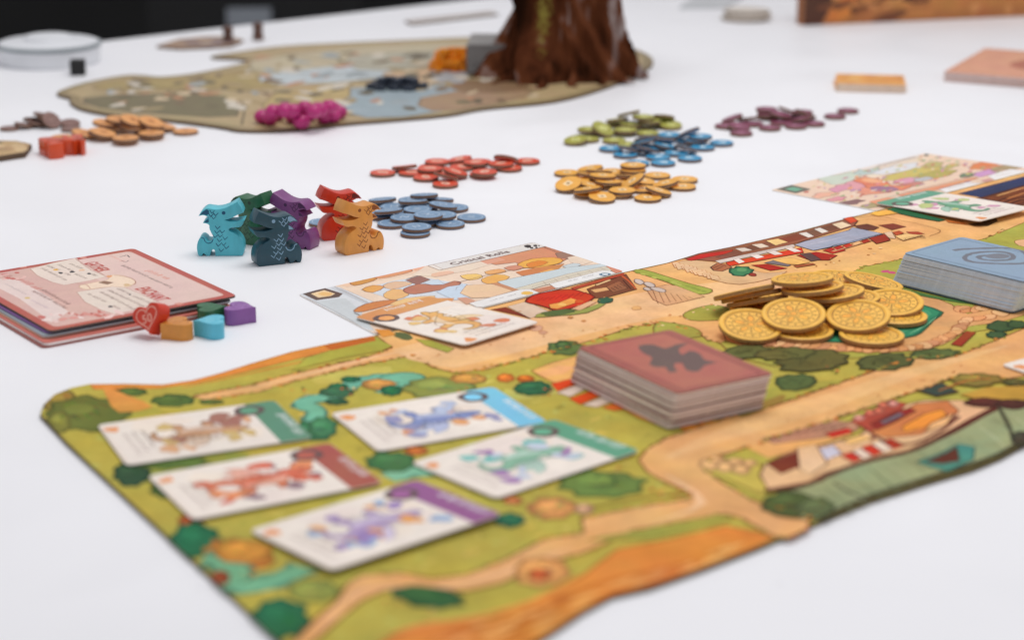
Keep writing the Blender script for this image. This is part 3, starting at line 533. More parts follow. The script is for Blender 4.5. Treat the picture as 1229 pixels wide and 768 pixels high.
# loose pebbles and tufts along the roads
for i in range(90):
    q = random.choice([((500, 430), (800, 382)), ((520, 400), (760, 350)), ((760, 395), (870, 365)), ((900, 520), (1200, 430)), ((480, 690), (760, 610)), ((930, 330), (1060, 300))]); t = random.random()
    a.blob(q[0][0] + (q[1][0] - q[0][0]) * t + random.uniform(-9, 9), q[0][1] + (q[1][1] - q[0][1]) * t + random.uniform(-4, 4), random.uniform(.8, 2.4), random.uniform(.4, .8), random.choice([(206, 140, 84), (222, 162, 104), (190, 124, 70), (246, 208, 160)]), 0, 6, .25)
a.build('printed_artwork', PRINT_MAT, mat, MATZ)
MATTOP = MATZ + .62                                  # just above the last layer of print
# ------------------------------------------------------------------ shop cards on the table behind the mat
roll, rc, rout = sheet('shop_card', [(358, 353), (640, 291), (749, 326), (452, 402)], 0, .5, [M['stock'], M['stock']], corner=2.2)
tag(roll, 'orange bakery shop card titled Critical Rolls lying against the playmat edge', 'shop card')
a = Art(rc, rounded([rc(*q) for q in [(358.6, 352.9), (640, 291.3), (748.4, 326), (452.2, 401.4)]], 2.1))
BL = (112, 66, 50)
a.poly([(340, 353), (640, 280), (770, 326), (452, 415)], (240, 214, 190))
a.poly(Q_([(0, 375), (240, 318), (300, 335), (500, 420), (400, 470), (510, 600), (380, 580)]), (220, 224, 228), line=(180, 178, 180), lw=.3)
for k in range(6): a.line(Q_([(230 + k * 14, 330 + k * 2), (420 + k * 22, 420 + k * 8)]), .3, (196, 200, 206), 1)
a.poly(Q_([(150, 420), (330, 400), (420, 470), (500, 590), (400, 560)]), (206, 212, 214), 1); a.line(Q_([(60, 385), (250, 470), (430, 575)]), .4, (170, 168, 170)); a.line(Q_([(240, 318), (470, 425)]), .5, (176, 170, 168))
a.poly(Q_([(280, 316), (500, 262), (760, 205), (840, 200), (740, 250), (480, 300), (340, 330)]), (244, 206, 176)); a.poly(Q_([(420, 345), (640, 290), (800, 270), (980, 300), (1229, 330), (1100, 400), (760, 430), (600, 400)]), (214, 220, 226))
a.poly(Q_([(355, 302), (400, 288), (510, 266), (525, 282), (470, 304), (385, 323)]), (216, 148, 78), 2, rim=(180, 106, 48), d=.5, line=BL, lw=.25); a.poly(Q_([(505, 264), (600, 237), (715, 220), (742, 235), (640, 262), (540, 280)]), (228, 152, 104), 2, rim=(200, 116, 70), d=.5, line=BL, lw=.25)
a.poly(Q_([(735, 216), (850, 190), (1229, 98), (1229, 112), (860, 204), (760, 232)]), (238, 178, 140)); a.poly(Q_([(1070, 138), (1229, 98), (1229, 118), (1090, 150)]), (226, 158, 112))
a.poly(Q_([(430, 346), (500, 320), (572, 330), (500, 366)]), (232, 166, 84), 2, rim=(206, 128, 56), d=.6, line=BL, lw=.25); a.poly(Q_([(560, 322), (640, 296), (742, 306), (700, 326), (610, 346)]), (230, 190, 152), 2, line=BL, lw=.25)
a.poly(Q_([(565, 375), (620, 345), (700, 350), (720, 380), (640, 410), (580, 400)]), (238, 186, 116), 2, line=BL, lw=.25)
a.poly(Q_([(700, 290), (790, 262), (852, 286), (770, 318)]), (152, 96, 84), 1, line=(80, 46, 42)); a.line(Q_([(705, 283), (800, 255)]), .6, (92, 84, 96), 1); a.poly(Q_([(690, 342), (780, 312), (860, 318), (930, 316), (1000, 294), (1042, 306), (1000, 334), (900, 352), (760, 376), (700, 366)]), (190, 118, 86), 2, rim=(164, 92, 64), d=.6, line=(104, 58, 46), lw=.3)
a.poly(Q_([(810, 308), (900, 284), (940, 316), (860, 318)]), (206, 220, 232), 1, line=(130, 130, 140), lw=.25); a.poly(Q_([(890, 362), (960, 330), (1070, 314), (1210, 362), (1120, 392), (1000, 412)]), (202, 216, 230), 1, line=(130, 130, 144), lw=.3); a.line(Q_([(1010, 350), (1020, 330), (1080, 328)]), .3, (140, 146, 160))
a.poly(Q_([(380, 475), (450, 436), (560, 415), (650, 412), (600, 440), (480, 474), (410, 486)]), (216, 132, 62), 2, rim=(176, 96, 40), d=.6, line=BL, lw=.3); a.poly(Q_([(600, 440), (700, 400), (880, 385), (840, 412), (700, 440)]), (240, 196, 130), 2, line=BL, lw=.25)
a.poly(Q_([(430, 500), (560, 460), (700, 430), (860, 400), (1000, 400), (980, 430), (700, 500), (520, 545), (440, 530)]), (222, 152, 82), 1); a.line(Q_([(385, 490), (450, 520), (520, 560)]), .6, (110, 100, 96)); a.poly(Q_([(470, 500), (560, 468), (620, 465), (610, 485), (500, 515)]), (240, 180, 90), 2, line=BL, lw=.25)
a.poly(Q_([(820, 205), (1229, 110), (1229, 190), (1100, 230), (860, 265), (740, 260)]), (242, 220, 198)); a.poly(Q_([(860, 250), (960, 232), (1000, 245), (880, 270)]), (238, 190, 160), 2)
a.poly(K_([(100, 175), (200, 140), (470, 88), (560, 118), (650, 142), (560, 190), (400, 215), (300, 180), (180, 195)]), (218, 144, 106), line=BL, lw=.3); a.poly(K_([(60, 165), (170, 140), (240, 165), (130, 192)]), (226, 160, 130)); a.poly(K_([(470, 84), (520, 82), (680, 138), (620, 150)]), (196, 132, 98), line=BL, lw=.3); a.poly(K_([(545, 125), (600, 115), (668, 138), (620, 160), (560, 150)]), (160, 120, 100), 1, line=(90, 60, 52), lw=.3)
a.poly(K_([(620, 150), (680, 138), (780, 175), (700, 200), (640, 180)]), (240, 216, 192)); a.poly(K_([(310, 192), (400, 158), (540, 150), (596, 170), (540, 196), (430, 214), (350, 214)]), (242, 180, 74), 2, rim=(220, 138, 46), d=.6, line=BL, lw=.3); a.poly(K_([(368, 192), (440, 170), (502, 180), (440, 206), (390, 212)]), (232, 134, 42), 2, line=(150, 80, 34), lw=.25)
a.poly(K_([(90, 285), (180, 254), (265, 268), (210, 300), (125, 312)]), (242, 180, 84), 2, line=BL, lw=.25); a.poly(K_([(110, 238), (200, 220), (245, 236), (150, 256)]), (238, 172, 104), 2, line=BL, lw=.25); a.poly(K_([(-40, 262), (60, 250), (100, 270), (20, 290)]), (244, 200, 110), 2, line=BL, lw=.25); a.poly(K_([(230, 215), (300, 198), (350, 212), (290, 232)]), (216, 148, 114), 2, line=BL, lw=.25)
a.line(K_([(-60, 305), (130, 258), (330, 220), (600, 186)]), .35, BL); a.poly(K_([(300, 240), (420, 215), (600, 190), (560, 225), (420, 262), (340, 262)]), (214, 132, 72)); a.poly(K_([(450, 240), (520, 222), (560, 228), (480, 250)]), (246, 180, 90), 1); a.poly(K_([(590, 205), (660, 186), (705, 196), (640, 215)]), (210, 218, 220), 2, line=(120, 120, 124), lw=.25)
a.poly(K_([(190, 300), (300, 275), (620, 212), (830, 190), (860, 205), (620, 252), (300, 342), (230, 325)]), (206, 216, 218), line=(120, 116, 116), lw=.3); a.poly(K_([(290, 345), (620, 252), (850, 205), (912, 232), (830, 232), (520, 312), (450, 330), (380, 352)]), (216, 206, 186), line=(130, 110, 100), lw=.3); a.line(K_([(400, 330), (700, 250), (880, 215)]), .3, (170, 150, 130))
for k in range(6): a.line(K_([(470 + k * 70, 300 - k * 17), (490 + k * 72, 316 - k * 18)]), .3, (170, 150, 130), 1)
a.poly(K_([(0, 320), (160, 315), (290, 355), (150, 395), (30, 400), (-40, 370)]), (240, 200, 160), line=(160, 110, 84), lw=.3); a.poly(K_([(150, 310), (190, 305), (330, 352), (290, 360)]), (200, 134, 96)); a.poly(K_([(-60, 400), (0, 395), (60, 420), (0, 440)]), (214, 156, 124)); a.poly(K_([(400, 350), (540, 320), (640, 330), (450, 375)]), (200, 128, 92)); a.poly(K_([(850, 195), (900, 205), (1000, 250), (960, 262), (900, 240)]), (216, 138, 108))
a.poly(K_([(15, 432), (330, 347), (390, 345), (452, 370), (110, 456), (60, 455)]), (238, 234, 230), 1, line=(150, 120, 110), lw=.3); a.poly(K_([(508, 314), (830, 232), (880, 232), (916, 248), (600, 340), (545, 338)]), (238, 236, 233), 1, line=(150, 120, 110), lw=.3)
a.blob(632.3, 352.3, 7, 2.2, (240, 186, 84), 0, 12, .1); a.blob(726, 329.8, 7, 1.9, (90, 124, 150), 0, 12, .1); a.blob(726, 329.8, 4, 1.0, (226, 232, 236), 0, 8, .1)
for q in ([(150, 420), (230, 398)], [(255, 393), (310, 378)], [(630, 300), (700, 282)], [(715, 278), (790, 260)]): a.scribble(K_(q)[0], K_(q)[1], 1.3, (150, 140, 140), .3)
a.poly([(514, 319.2), (640, 291.6), (656, 296), (528, 324.6)], (230, 224, 218), line=(140, 96, 76), lw=.35); a.poly(Q_([(838, 202), (870, 196), (930, 222), (906, 228)]), (238, 228, 218), line=(140, 96, 76), lw=.3)
a.text('Critical Rolls', (544, 318.8), (612.5, 303.4), 4.0, (96, 62, 54)); a.text('Critical Rolls', (544.7, 318.9), (613.2, 303.5), 4.0, (96, 62, 54)); a.text('Critical Rolls', (544.3, 318.6), (612.8, 303.2), 4.0, (96, 62, 54))
for x, y, rx, ry in [(633, 296.2, 4.4, 1.8), (638, 298, 2.4, 1.2), (642.5, 295.3, 2.6, 1.1), (643.5, 297.6, 1.8, .8), (646.8, 295.4, 1.2, .6)]: a.blob(x, y, rx, ry, (52, 42, 42), 0, 9, .2)
a.poly(Q_([(68, 373), (200, 336), (314, 371), (292, 392), (150, 412)]), (94, 70, 60), 1); a.poly(Q_([(118, 372), (200, 350), (268, 372), (240, 386), (165, 396)]), (242, 210, 164), 1); a.blob(390, 353, 8, 2.4, (240, 190, 120), 0, 10, .1)
a.build('printed_artwork', PRINT_CARD, roll, .5)

herb, hc, hout = sheet('shop_card', [(925, 228), (1110, 184), (1260, 206), (1052, 253.2)], 0, .5, [M['stock'], M['stock']], corner=2.2)
tag(herb, 'pink and green plant shop card lying at the far edge of the playmat', 'shop card')
a = Art(hc, rounded([hc(*q) for q in [(925.6, 228), (1110, 184.3), (1259, 206), (1052, 252.7)]], 2.1))
Z5 = V(840, 100, 5.12)
a.poly([(900, 228), (1110, 170), (1290, 206), (1052, 270)], (240, 208, 182)); a.poly(I_([(-40, 230), (300, 150), (560, 85), (640, 110), (420, 190), (160, 260)]), (242, 222, 198))
for x, y, rx, ry, c in [(1010, 214, 26, 6, (206, 214, 196)), (1040, 206, 16, 4, (190, 206, 200)), (1030, 222, 30, 5, (228, 160, 164)), (1010, 226, 14, 4, (220, 150, 170)), (1052, 228, 24, 5, (234, 150, 120)), (1076, 203, 28, 5, (224, 224, 226)), (1100, 208, 40, 5, (206, 186, 96)), (1122, 210, 26, 4, (186, 172, 84)), (1088, 217, 18, 3.5, (226, 160, 180)),
                        (1120, 198, 14, 3, (190, 180, 110)), (1143, 199, 9, 2, (200, 190, 110)), (1180, 199, 18, 5, (228, 130, 70)), (1196, 202, 20, 3.5, (222, 140, 96)), (1182, 208, 16, 3.5, (206, 150, 196)), (1160, 210.5, 10, 2.6, (110, 130, 100)), (1215, 200, 30, 3.4, (176, 150, 106)), (1022, 243, 15, 3, (134, 92, 90)), (1046, 247, 16, 3.4, (176, 160, 110)), (1092, 222, 14, 2.8, (206, 130, 120)), (1108, 215, 12, 2.2, (196, 196, 200)), (990, 234, 16, 3, (238, 178, 150)), (1003, 239, 12, 2.4, (226, 150, 160))]:
    a.blob(x, y, rx, ry, c, -.15, 16, .22, rim=tuple(q * .86 for q in c), d=.5, line=(150, 96, 80), lw=.25)
a.poly(I_([(170, 240), (250, 220), (380, 245), (420, 280), (540, 265), (480, 300), (330, 300), (260, 285), (230, 260)]), (232, 136, 92), 2, rim=(206, 104, 66), d=.6, line=(140, 70, 50), lw=.3); a.poly(I_([(280, 280), (380, 275), (460, 295), (380, 310), (300, 305)]), (160, 112, 140), 2); a.poly(I_([(220, 235), (300, 228), (360, 250), (280, 255)]), (244, 176, 130), 2)
for i in range(130):
    t, u = random.random(), random.random(); x = 935 + t * 180 + u * 120; y = 226 - t * 40 + u * 24
    a.blob(x, y, random.uniform(1.2, 4), random.uniform(.4, 1.2), random.choice([(226, 140, 150), (206, 190, 110), (160, 176, 120), (236, 160, 110), (190, 140, 170), (246, 226, 206), (200, 110, 90)]), -.2, 8, .3)
a.poly(I_([(440, 326), (900, 218), (945, 226), (500, 350)]), (228, 146, 106), line=(150, 80, 60), lw=.3); a.line(I_([(300, 362), (440, 330), (700, 270), (940, 215)]), .9, (214, 206, 180)); a.poly(I_([(270, 370), (380, 345), (480, 350), (330, 390)]), (232, 150, 112), 1)
a.poly(I_([(700, 296), (880, 250), (1000, 264), (850, 316), (760, 320)]), (240, 236, 234), 1, line=(150, 110, 100), lw=.3); a.poly(I_([(1000, 212), (1140, 170), (1229, 180), (1300, 190), (1060, 246)]), (240, 236, 234), 1, line=(150, 110, 100), lw=.3); a.poly(I_([(960, 240), (1010, 228), (1070, 246), (1000, 262)]), (206, 150, 140), 1)
for q in ([(770, 290), (860, 268)], [(880, 264), (950, 256)], [(1050, 215), (1150, 190)]): a.scribble(I_(q)[0], I_(q)[1], 1.4, (190, 150, 120), .35)
a.poly(I_([(200, 165), (560, 80), (600, 90), (240, 180)]), (232, 218, 206), line=(150, 110, 96), lw=.35); a.scribble(I_([(330, 152)])[0], I_([(560, 98)])[0], 2.2, (110, 84, 76), .5); a.blob(1112, 186.3, 3, 1.2, (40, 60, 54), 0, 8, .2)
a.poly(Z5([(470, 652), (560, 625), (684, 652), (590, 678)]), (100, 94, 82), 1); a.poly(Z5([(520, 651), (570, 638), (636, 652), (588, 666)]), (110, 170, 138), 1)
a.build('printed_artwork', PRINT_CARD, herb, .5)

# ------------------------------------------------------------------ dragon cards
CW, CH, TAB = 66, 44, 11.5
FACES = {}
def dragon_card(tabcol, creature, accents, label, center, ang, z0, tilt=(0, 0), seed=1, tabink=(238, 238, 236)):
    random.seed(seed)
    out = rounded([(-CW / 2, -CH / 2), (CW / 2, -CH / 2), (CW / 2, CH / 2), (-CW / 2, CH / 2)], 3.0)
    if 'body' not in FACES: FACES['body'] = from_bm('dragon_card', prism(out, 0, .38), [M['stock'], M['stock']])
    o = link('dragon_card', FACES['body']); place(o, (center[0], center[1], z0), Matrix.Rotation(ang, 3, 'Z').to_euler() if tilt == (0, 0) else (Matrix.Rotation(ang, 3, 'Z') @ Matrix.Rotation(tilt[0], 3, 'X') @ Matrix.Rotation(tilt[1], 3, 'Y')).to_euler())
    tag(o, label, 'card', 'dragon cards')
    a = Art(lambda x, y: (x, y), inset(ccw(out), .12))
    a.poly([(-35, -23), (35, -23), (35, 23), (-35, 23)], (238, 222, 208)); a.poly([(-31.6, -21.4), (22, -21.4), (22, 21.4), (-31.6, 21.4)], (242, 230, 218))
    for i in range(7): a.blob(random.uniform(-20, 14), random.uniform(-14, 14), random.uniform(6, 12), random.uniform(5, 9), random.choice([(244, 228, 212), (240, 224, 214), (246, 234, 222)]), 0, 14, .2)
    a.poly([(CW / 2 - TAB, -23), (35, -23), (35, 23), (CW / 2 - TAB, 23)], tabcol, rim=tuple(q * .9 for q in tabcol), d=.6)
    # the creature: a long curved body with head, wings and tail
    k = seed % 3; mir = -1 if k == 1 else 1; dk = tuple(q * .62 for q in creature); lt = tuple(min(255, q * .55 + 112) for q in creature)
    D = lambda P: [(x * (1.25, 1.18, 1.3)[k] - 1, y * 1.3 * mir + (0, 1, -1)[k]) for x, y in P]
    a.poly(D([(2, 4), (-1, 10.5), (-6, 12), (-4.5, 9), (-8, 8.5), (-6, 6), (-5, 3)]), lt, 2, line=dk, lw=.25)
    a.poly(D([(12, 0), (14.5, 1.2), (14.2, 3), (12, 3.6), (11, 6.4), (9.6, 4.6), (7, 5.2), (5, 3.4), (0, 4.2), (-5, 3.6), (-9, 5.2), (-12.5, 4.6), (-15, 1.5), (-14.6, -2.4), (-12.4, -4), (-13.2, -.6), (-11.6, 1.6), (-8.5, 1.2), (-6.4, -1.4), (-7.6, -5), (-7, -6.8), (-4.2, -6.6), (-3.2, -3.4), (1.8, -3.8), (2.0, -6.8), (4.8, -6.8), (5.6, -2.6), (8.4, -.6)]), creature, 3, rim=tuple(q * .86 for q in creature), d=.7, line=dk, lw=.3)
    a.poly(D([(7, 1.2), (5, -2.2), (0, -3.2), (-4, -2.8), (-6, -.6), (-2, -.8), (3, .2)]), lt, 2); a.blob(*D([(11.4, 2.6)])[0], .5, .5, (60, 44, 44), 0, 8, 0)
    for q in range(7): x = -9 + q * 2.3; a.poly(D([(x, 4.4), (x + .9, 5.9), (x + 1.7, 4.4)]), tuple(q2 * .8 for q2 in creature))
    for i, c in enumerate(accents):
        for k in range(6): a.blob(random.choice([random.uniform(-20, -6), random.uniform(3, 18)]), random.choice([random.uniform(-15, -4), random.uniform(4, 14)]), random.uniform(2.0, 4.6), random.uniform(1.4, 3.4), c, random.random() * 3, 11, .25, rim=tuple(q * .88 for q in c), d=.4)
    for i in range(3): a.line([(random.uniform(-14, 13), random.uniform(-10, 10)) for _ in range(3)], .35, tuple(q * .55 for q in creature), 3, True)
    # icon ring and tab lettering (too blurred to read), small print at the foot
    a.blob(CW / 2 - TAB - .5, 14.5, 5.6, 5.6, (92, 66, 62), 0, 20, .06); a.blob(CW / 2 - TAB - .5, 14.5, 3.4, 3.4, tuple(min(255, q * 1.1) for q in tabcol), 0, 16, .05)
    a.scribble((28.4, 6), (28.4, -17), 4.0, tabink, 1.0, local=True)
    a.blob(-29, 15, 2.6, 2.6, (240, 150, 84), 0, 10, .3)
    for k in range(3): a.scribble((-27 + k * 3.2, 9), (-27 + k * 3.2, -15 + 3 * k), 1.5, (170, 150, 140), .4, local=True)
    a.build('printed_face', PRINT_CARD, o, .38); random.seed(seed + 99)
    return o
def by_corners(cs, z):
    g = [Vector(W(x, y, z)) for x, y in cs]; c = (g[0] + g[1] + g[2] + g[3]) / 4; d = (g[2] + g[3]) - (g[0] + g[1]); return c, math.atan2(d.y, d.x)
for cs, tc, cr, ac, lab, tilt, dz in [
    ([(105, 510), (161, 558), (388.6, 519.5), (318.5, 484.7)], (84, 142, 110), (200, 148, 106), [(226, 170, 120), (170, 110, 90), (214, 180, 110)], 'dragon card with green tab and tan creatures beside the dark bushes at the mat corner', (0, 0), 0),
    ([(175, 570.8), (241.6, 621.4), (463.8, 578.7), (385.2, 532.5)], (172, 76, 60), (224, 112, 70), [(140, 100, 116), (222, 96, 60), (240, 150, 90)], 'dragon card with brick red tab and orange creature', (-.008, 0), .2),
    ([(402.2, 494.9), (436.4, 543.8), (653.4, 506.9), (605.6, 461.4)], (120, 200, 230), (130, 144, 196), [(236, 160, 100), (190, 200, 226), (150, 150, 190)], 'dragon card with light blue tab and blue creature', (0, 0), 0),
    ([(491, 553), (585, 603.6), (769.6, 539.4), (673.9, 500)], (88, 160, 124), (140, 190, 160), [(120, 196, 186), (206, 214, 230), (170, 120, 180)], 'dragon card with green tab and mint green creature next to the light blue tab card', (-.006, 0), .2),
    ([(294.3, 632), (395.8, 690.3), (607.4, 617.1), (501.6, 572.7)], (150, 82, 142), (186, 160, 200), [(236, 160, 70), (150, 180, 216), (160, 130, 190)], 'dragon card with purple tab and multicoloured creatures', (-.03, 0), .9)]:
    c, ang = by_corners(cs, MATTOP + .4 + dz); dragon_card(tc, cr, ac, lab, c, ang, MATTOP + dz, tilt, len(lab))
# the two cards tucked onto the shop cards: long axis points away to the left, tab on the shop card
c, ang = by_corners([(550, 418), (642.5, 387), (518, 358), (434, 377.6)], 2.3); dragon_card((222, 150, 84), (238, 180, 100), [(226, 130, 84), (240, 196, 120)], 'dragon card with golden creature laid across the bakery shop card', c, ang, 2.3, (0, .03), 31)
c, ang = by_corners([(1166, 267.5), (1232, 252), (1126, 227.7), (1052.7, 243.3)], 3.2); dragon_card((92, 160, 128), (96, 160, 120), [(216, 150, 180), (196, 206, 130)], 'dragon card with green creature laid across the plant shop card', c, ang, 3.2, (0, .04), 47)
w0 = Vector(W(1199, 438, MATTOP + .4)); c, ang = w0 + Vector((math.cos(.62), math.sin(.62))) * 34 + Vector((math.sin(.62), -math.cos(.62))) * 22, .62; o = dragon_card((206, 150, 84), (220, 200, 190), [(230, 206, 190)], 'pale card at the mat edge near the small dark green diamond, mostly out of frame', c, ang, MATTOP, (0, 0), 5)

# ------------------------------------------------------------------ decks of cards
def deck(label, cs, ztop, zbase, n, face, edge, shear, jit, art, gaps=(), name='card_deck', size=(64, 43.5)):
    c, ang = by_corners(cs, ztop); th = (ztop - zbase) / n
    root = empty(name, (c.x + shear[0], c.y + shear[1], zbase), ang); tag(root, label, 'card deck', 'decks of cards')
    out = rounded([(-size[0] / 2, -size[1] / 2), (size[0] / 2, -size[1] / 2), (size[0] / 2, size[1] / 2), (-size[0] / 2, size[1] / 2)], 2.6, 4)
    fm = pm(label[:14] + '_face', face, .4, .05, 100); em = pm(label[:14] + '_edge', edge, .65, .08, 500); dm = pm(label[:14] + '_dark_edge', tuple(q * .62 for q in face), .6, .08, 300)
    me = from_bm('card', prism(out, 0, th * .985), [fm, em]); md = from_bm('card_dark', prism(out, 0, th * .985), [fm, dm]); R = Matrix.Rotation(-ang, 2)
    for i in range(n):
        t = 1 - (i + 1) / n; s = R @ Vector((shear[0], shear[1])) * (1 - t) * -1
        o = link('card', md if i in gaps or i == n - 1 else me, root); top = i == n - 1
        place(o, (s.x + (0 if top else random.gauss(0, jit)), s.y + (0 if top else random.gauss(0, jit)), i * th), (0, 0, 0 if top else random.gauss(0, .006)))
    a = Art(lambda x, y: tuple(Matrix.Rotation(-ang, 2) @ (Vector(W(x, y, ztop)) - c)), inset(ccw(out), .3)); art(a); a.build('printed_back', PRINT_CARD, o, th * .985)
    return root
def red_back(a):
    a.local(rounded([(-34, -22), (34, -22), (34, 22), (-34, 22)], 2.6), (168, 88, 72)); a.local(rounded([(-30, -18), (30, -18), (30, 18), (-30, 18)], 1.5), (150, 70, 60)); a.local(rounded([(-29, -17), (29, -17), (29, 17), (-29, 17)], 1.3), (180, 98, 80))
    v = V(640, 370, 4.04)
    a.poly(v([(510, 182), (580, 175), (640, 195), (690, 176), (752, 170), (705, 196), (722, 225), (760, 205), (808, 220), (832, 250), (892, 262), (832, 276), (800, 306), (742, 300), (722, 266), (682, 270), (690, 298), (660, 312), (640, 284), (600, 286), (562, 270), (578, 240), (530, 215)]), (104, 78, 70), 2); a.blob(808, 390.5 + 54, 5, 2, (110, 80, 72), 0, 9, .2)
deck('deck of cards with brick red backs and a dark creature emblem', [(806, 395.5), (693, 417.5), (811, 470.5), (929, 449)], MATTOP + 13.4, MATTOP, 34, (168, 90, 74), (242, 232, 228), (-3.2, 1.0), .22, red_back, gaps=(4, 5, 9, 16, 17, 23))
def blue_back(a):
    a.local(rounded([(-34, -22), (34, -22), (34, 22), (-34, 22)], 2.6), (136, 160, 182)); a.local(rounded([(-30.5, -18.5), (30.5, -18.5), (30.5, 18.5), (-30.5, 18.5)], 1.5), (102, 122, 146)); a.local(rounded([(-29.8, -17.8), (29.8, -17.8), (29.8, 17.8), (-29.8, 17.8)], 1.3), (140, 164, 186))
    v = V(1060, 270, 6.98); g = (110, 112, 122)
    a.line(v([(590, 215), (660, 204), (850, 196), (1040, 194), (1130, 205), (1190, 235), (1215, 280), (1190, 318), (1080, 326), (900, 322), (760, 312), (690, 290), (690, 262), (760, 236), (900, 224), (1030, 232), (1090, 262), (1060, 290), (940, 298), (830, 288), (800, 268), (860, 256), (960, 262)]), 2.6, g, 4); a.blob(1196, 307.5, 16, 3, (116, 118, 128), 0, 12, .2)
bc, bang = Vector(W(1084, 304, MATTOP + 13.5)), 0
u = (Vector(W(1153, 284.5, MATTOP + 13.5)) - bc).normalized(); v_ = Vector((u.y, -u.x))
def P2(q, z):                                     # world mm -> photo point
    d = q.y * math.cos(PITCH) - (z - CAMH) * math.sin(PITCH); h = q.y * math.sin(PITCH) + (z - CAMH) * math.cos(PITCH); return (614.5 + FPX * q.x / d, 384 - FPX * h / d)
zt = MATTOP + 13.5
deck('thick deck of cards with light blue backs and a dark swirl', [P2(q, zt) for q in (bc + u * 43.5, bc, bc + v_ * 64, bc + v_ * 64 + u * 43.5)], zt, MATTOP, 36, (136, 160, 182), (222, 230, 236), (-5.5, -1.0), .12, blue_back, gaps=(0, 1))

# ------------------------------------------------------------------ dragon meeples
MO = [(2.5, 26.3), (5, 24.9), (8, 23.3), (11.5, 22.5), (14.5, 22.9), (16.5, 23.3), (18.8, 21.8), (20.4, 19.4), (18.2, 19.9), (16.5, 19.2), (15.3, 18.7), (17, 17.9), (18.6, 16.0), (16.8, 15.8),
      (15.6, 15.0), (15.8, 13.5), (15, 11.3), (13.9, 9.3), (14.6, 7.5), (16.6, 7.2), (17.6, 8.8), (19.4, 9.6), (21.0, 7.9), (21.9, 4.7), (21.6, 1.2), (21, 0), (19.6, 0), (19.1, 1.5), (18.2, .9), (17.3, 0), (16.0, 0),
      (15.6, 2.0), (14.6, 3.4), (13.7, 3.0), (13.5, 1.4), (13.5, 0), (1.6, 0), (.5, 1.2), (.3, 3.5), (.6, 6.5), (1.9, 9), (4.2, 11.0), (6.8, 12.2), (7.0, 13.1), (5.0, 13.9), (2.5, 13.7), (.8, 14.5), (-.6, 17.6), (1.6, 17.0), (4.5, 16.6), (7.2, 16.9), (8.5, 17.5),
      (6.6, 17.9), (4.6, 18.9), (2.2, 20.1), (0, 20.9), (.6, 23.0)]
SHARP = {0, 7, 12, 25, 26, 29, 30, 35, 36, 47, 51, 55}
def meeple_outline(flip):
    p = []; n = len(MO)
    for i in range(n):                                    # round what is not a sharp corner
        if i in SHARP: p.append(MO[i])
        else:
            a, b, c = MO[i - 1], MO[i], MO[(i + 1) % n]
            p += [((a[0] + 3 * b[0]) / 4, (a[1] + 3 * b[1]) / 4), ((3 * b[0] + c[0]) / 4, (3 * b[1] + c[1]) / 4)]
    p = [((x - 10.8) * 1.03, y * 1.0) for x, y in p]
    return [(-x, y) for x, y in p] if flip else p
def meeple(label, px, ang, col, ink, flip=False, lying=False, TH=9.0):
    bm = prism(meeple_outline(flip), -TH / 2, TH / 2, .35, 2); bm.faces.ensure_lookup_table()
    bmesh.ops.rotate(bm, verts=bm.verts, cent=(0, 0, 0), matrix=Matrix.Rotation(math.pi / 2, 3, 'X'))
    pt = pm('paint_' + '_'.join(label.split()[:2]), col, .32, .09, 260, .2, 1200, stretch=(1, 1, .3))
    o = link('dragon_meeple', from_bm('dragon_meeple', bm, [pt, pt], auto=40)); tag(o, label, 'meeple', 'wooden dragon meeples')
    x, y = W(*px); place(o, (x, y, 0), (0, 0, math.radians(ang)))
    if lying: o.rotation_euler = (math.radians(-90), 0, math.radians(ang)); o.location.z = TH / 2 * MM
    s = -1 if flip else 1
    f = lambda x, y: (s * (x - 10.8) * 1.03, y * 1.0)
    def detail(name, fn):
        a = Art(f); fn(a); d = a.build(name, INKM, o); place(d, (0, -TH / 2 - .006, 0), (math.pi / 2, 0, 0), o); return d
    detail('eye', lambda a: a.blob(8.9, 20.9, .85, .85, ink, 0, 18, 0))
    detail('horn', lambda a: a.poly([(15.6, 22.2), (16.6, 22.7), (18.5, 21.5), (19.9, 19.9), (18.2, 20.3), (16.6, 19.8), (15.5, 20.6)], ink, 1))
    detail('horn', lambda a: a.poly([(15.8, 18.2), (17, 17.5), (18.1, 16.4), (16.8, 16.2), (15.9, 16.4)], ink, 1))
    def scales(a):
        for x, y, r in [(12.6, 20.0, 0), (14.2, 21.2, 0), (13.6, 18.4, 0), (14.8, 19.6, 0), (12.0, 13.6, 0), (10.0, 11.6, 0), (12.4, 11.4, 0), (11.0, 9.6, 0), (13.3, 9.4, 0), (8.8, 8.4, 0), (11.4, 7.4, 0), (9.6, 5.6, 0), (12.0, 5.2, 0), (8.4, 4.0, 0), (10.8, 2.6, 0)]:
            a.line([(x - 1.3, y + .9), (x + .2, y - .5)], .36, ink, 1); a.line([(x + .05, y - .45), (x + 1.0, y + 1.1)], .36, ink, 1)
        a.line([(14.2, 8.2), (15.0, 6.8), (16.6, 6.3), (17.9, 7.2), (18.4, 8.6), (19.6, 9.0)], .42, ink, 4)
    detail('scale_mark', scales)
    return o
INKM = print_mat('painted_mark', rough=.4, var=.03, grain=.02)
meeple('cyan dragon meeple standing at the end of the meeple group by the cards stack', (267, 304.5), 1, (86, 190, 206), (20, 84, 118), flip=True)
meeple('dark green dragon meeple standing half hidden behind two other meeples', (304, 291.5), -30, (38, 96, 62), (20, 58, 40), flip=True)
meeple('dark navy teal dragon meeple with pale scale marks', (331.5, 315), 24, (30, 70, 84), (128, 164, 190))
meeple('purple dragon meeple standing behind the navy one', (354, 295), -24, (124, 66, 124), (70, 30, 76))
meeple('red dragon meeple standing behind the orange one', (409, 285), 20, (206, 52, 26), (104, 24, 18))
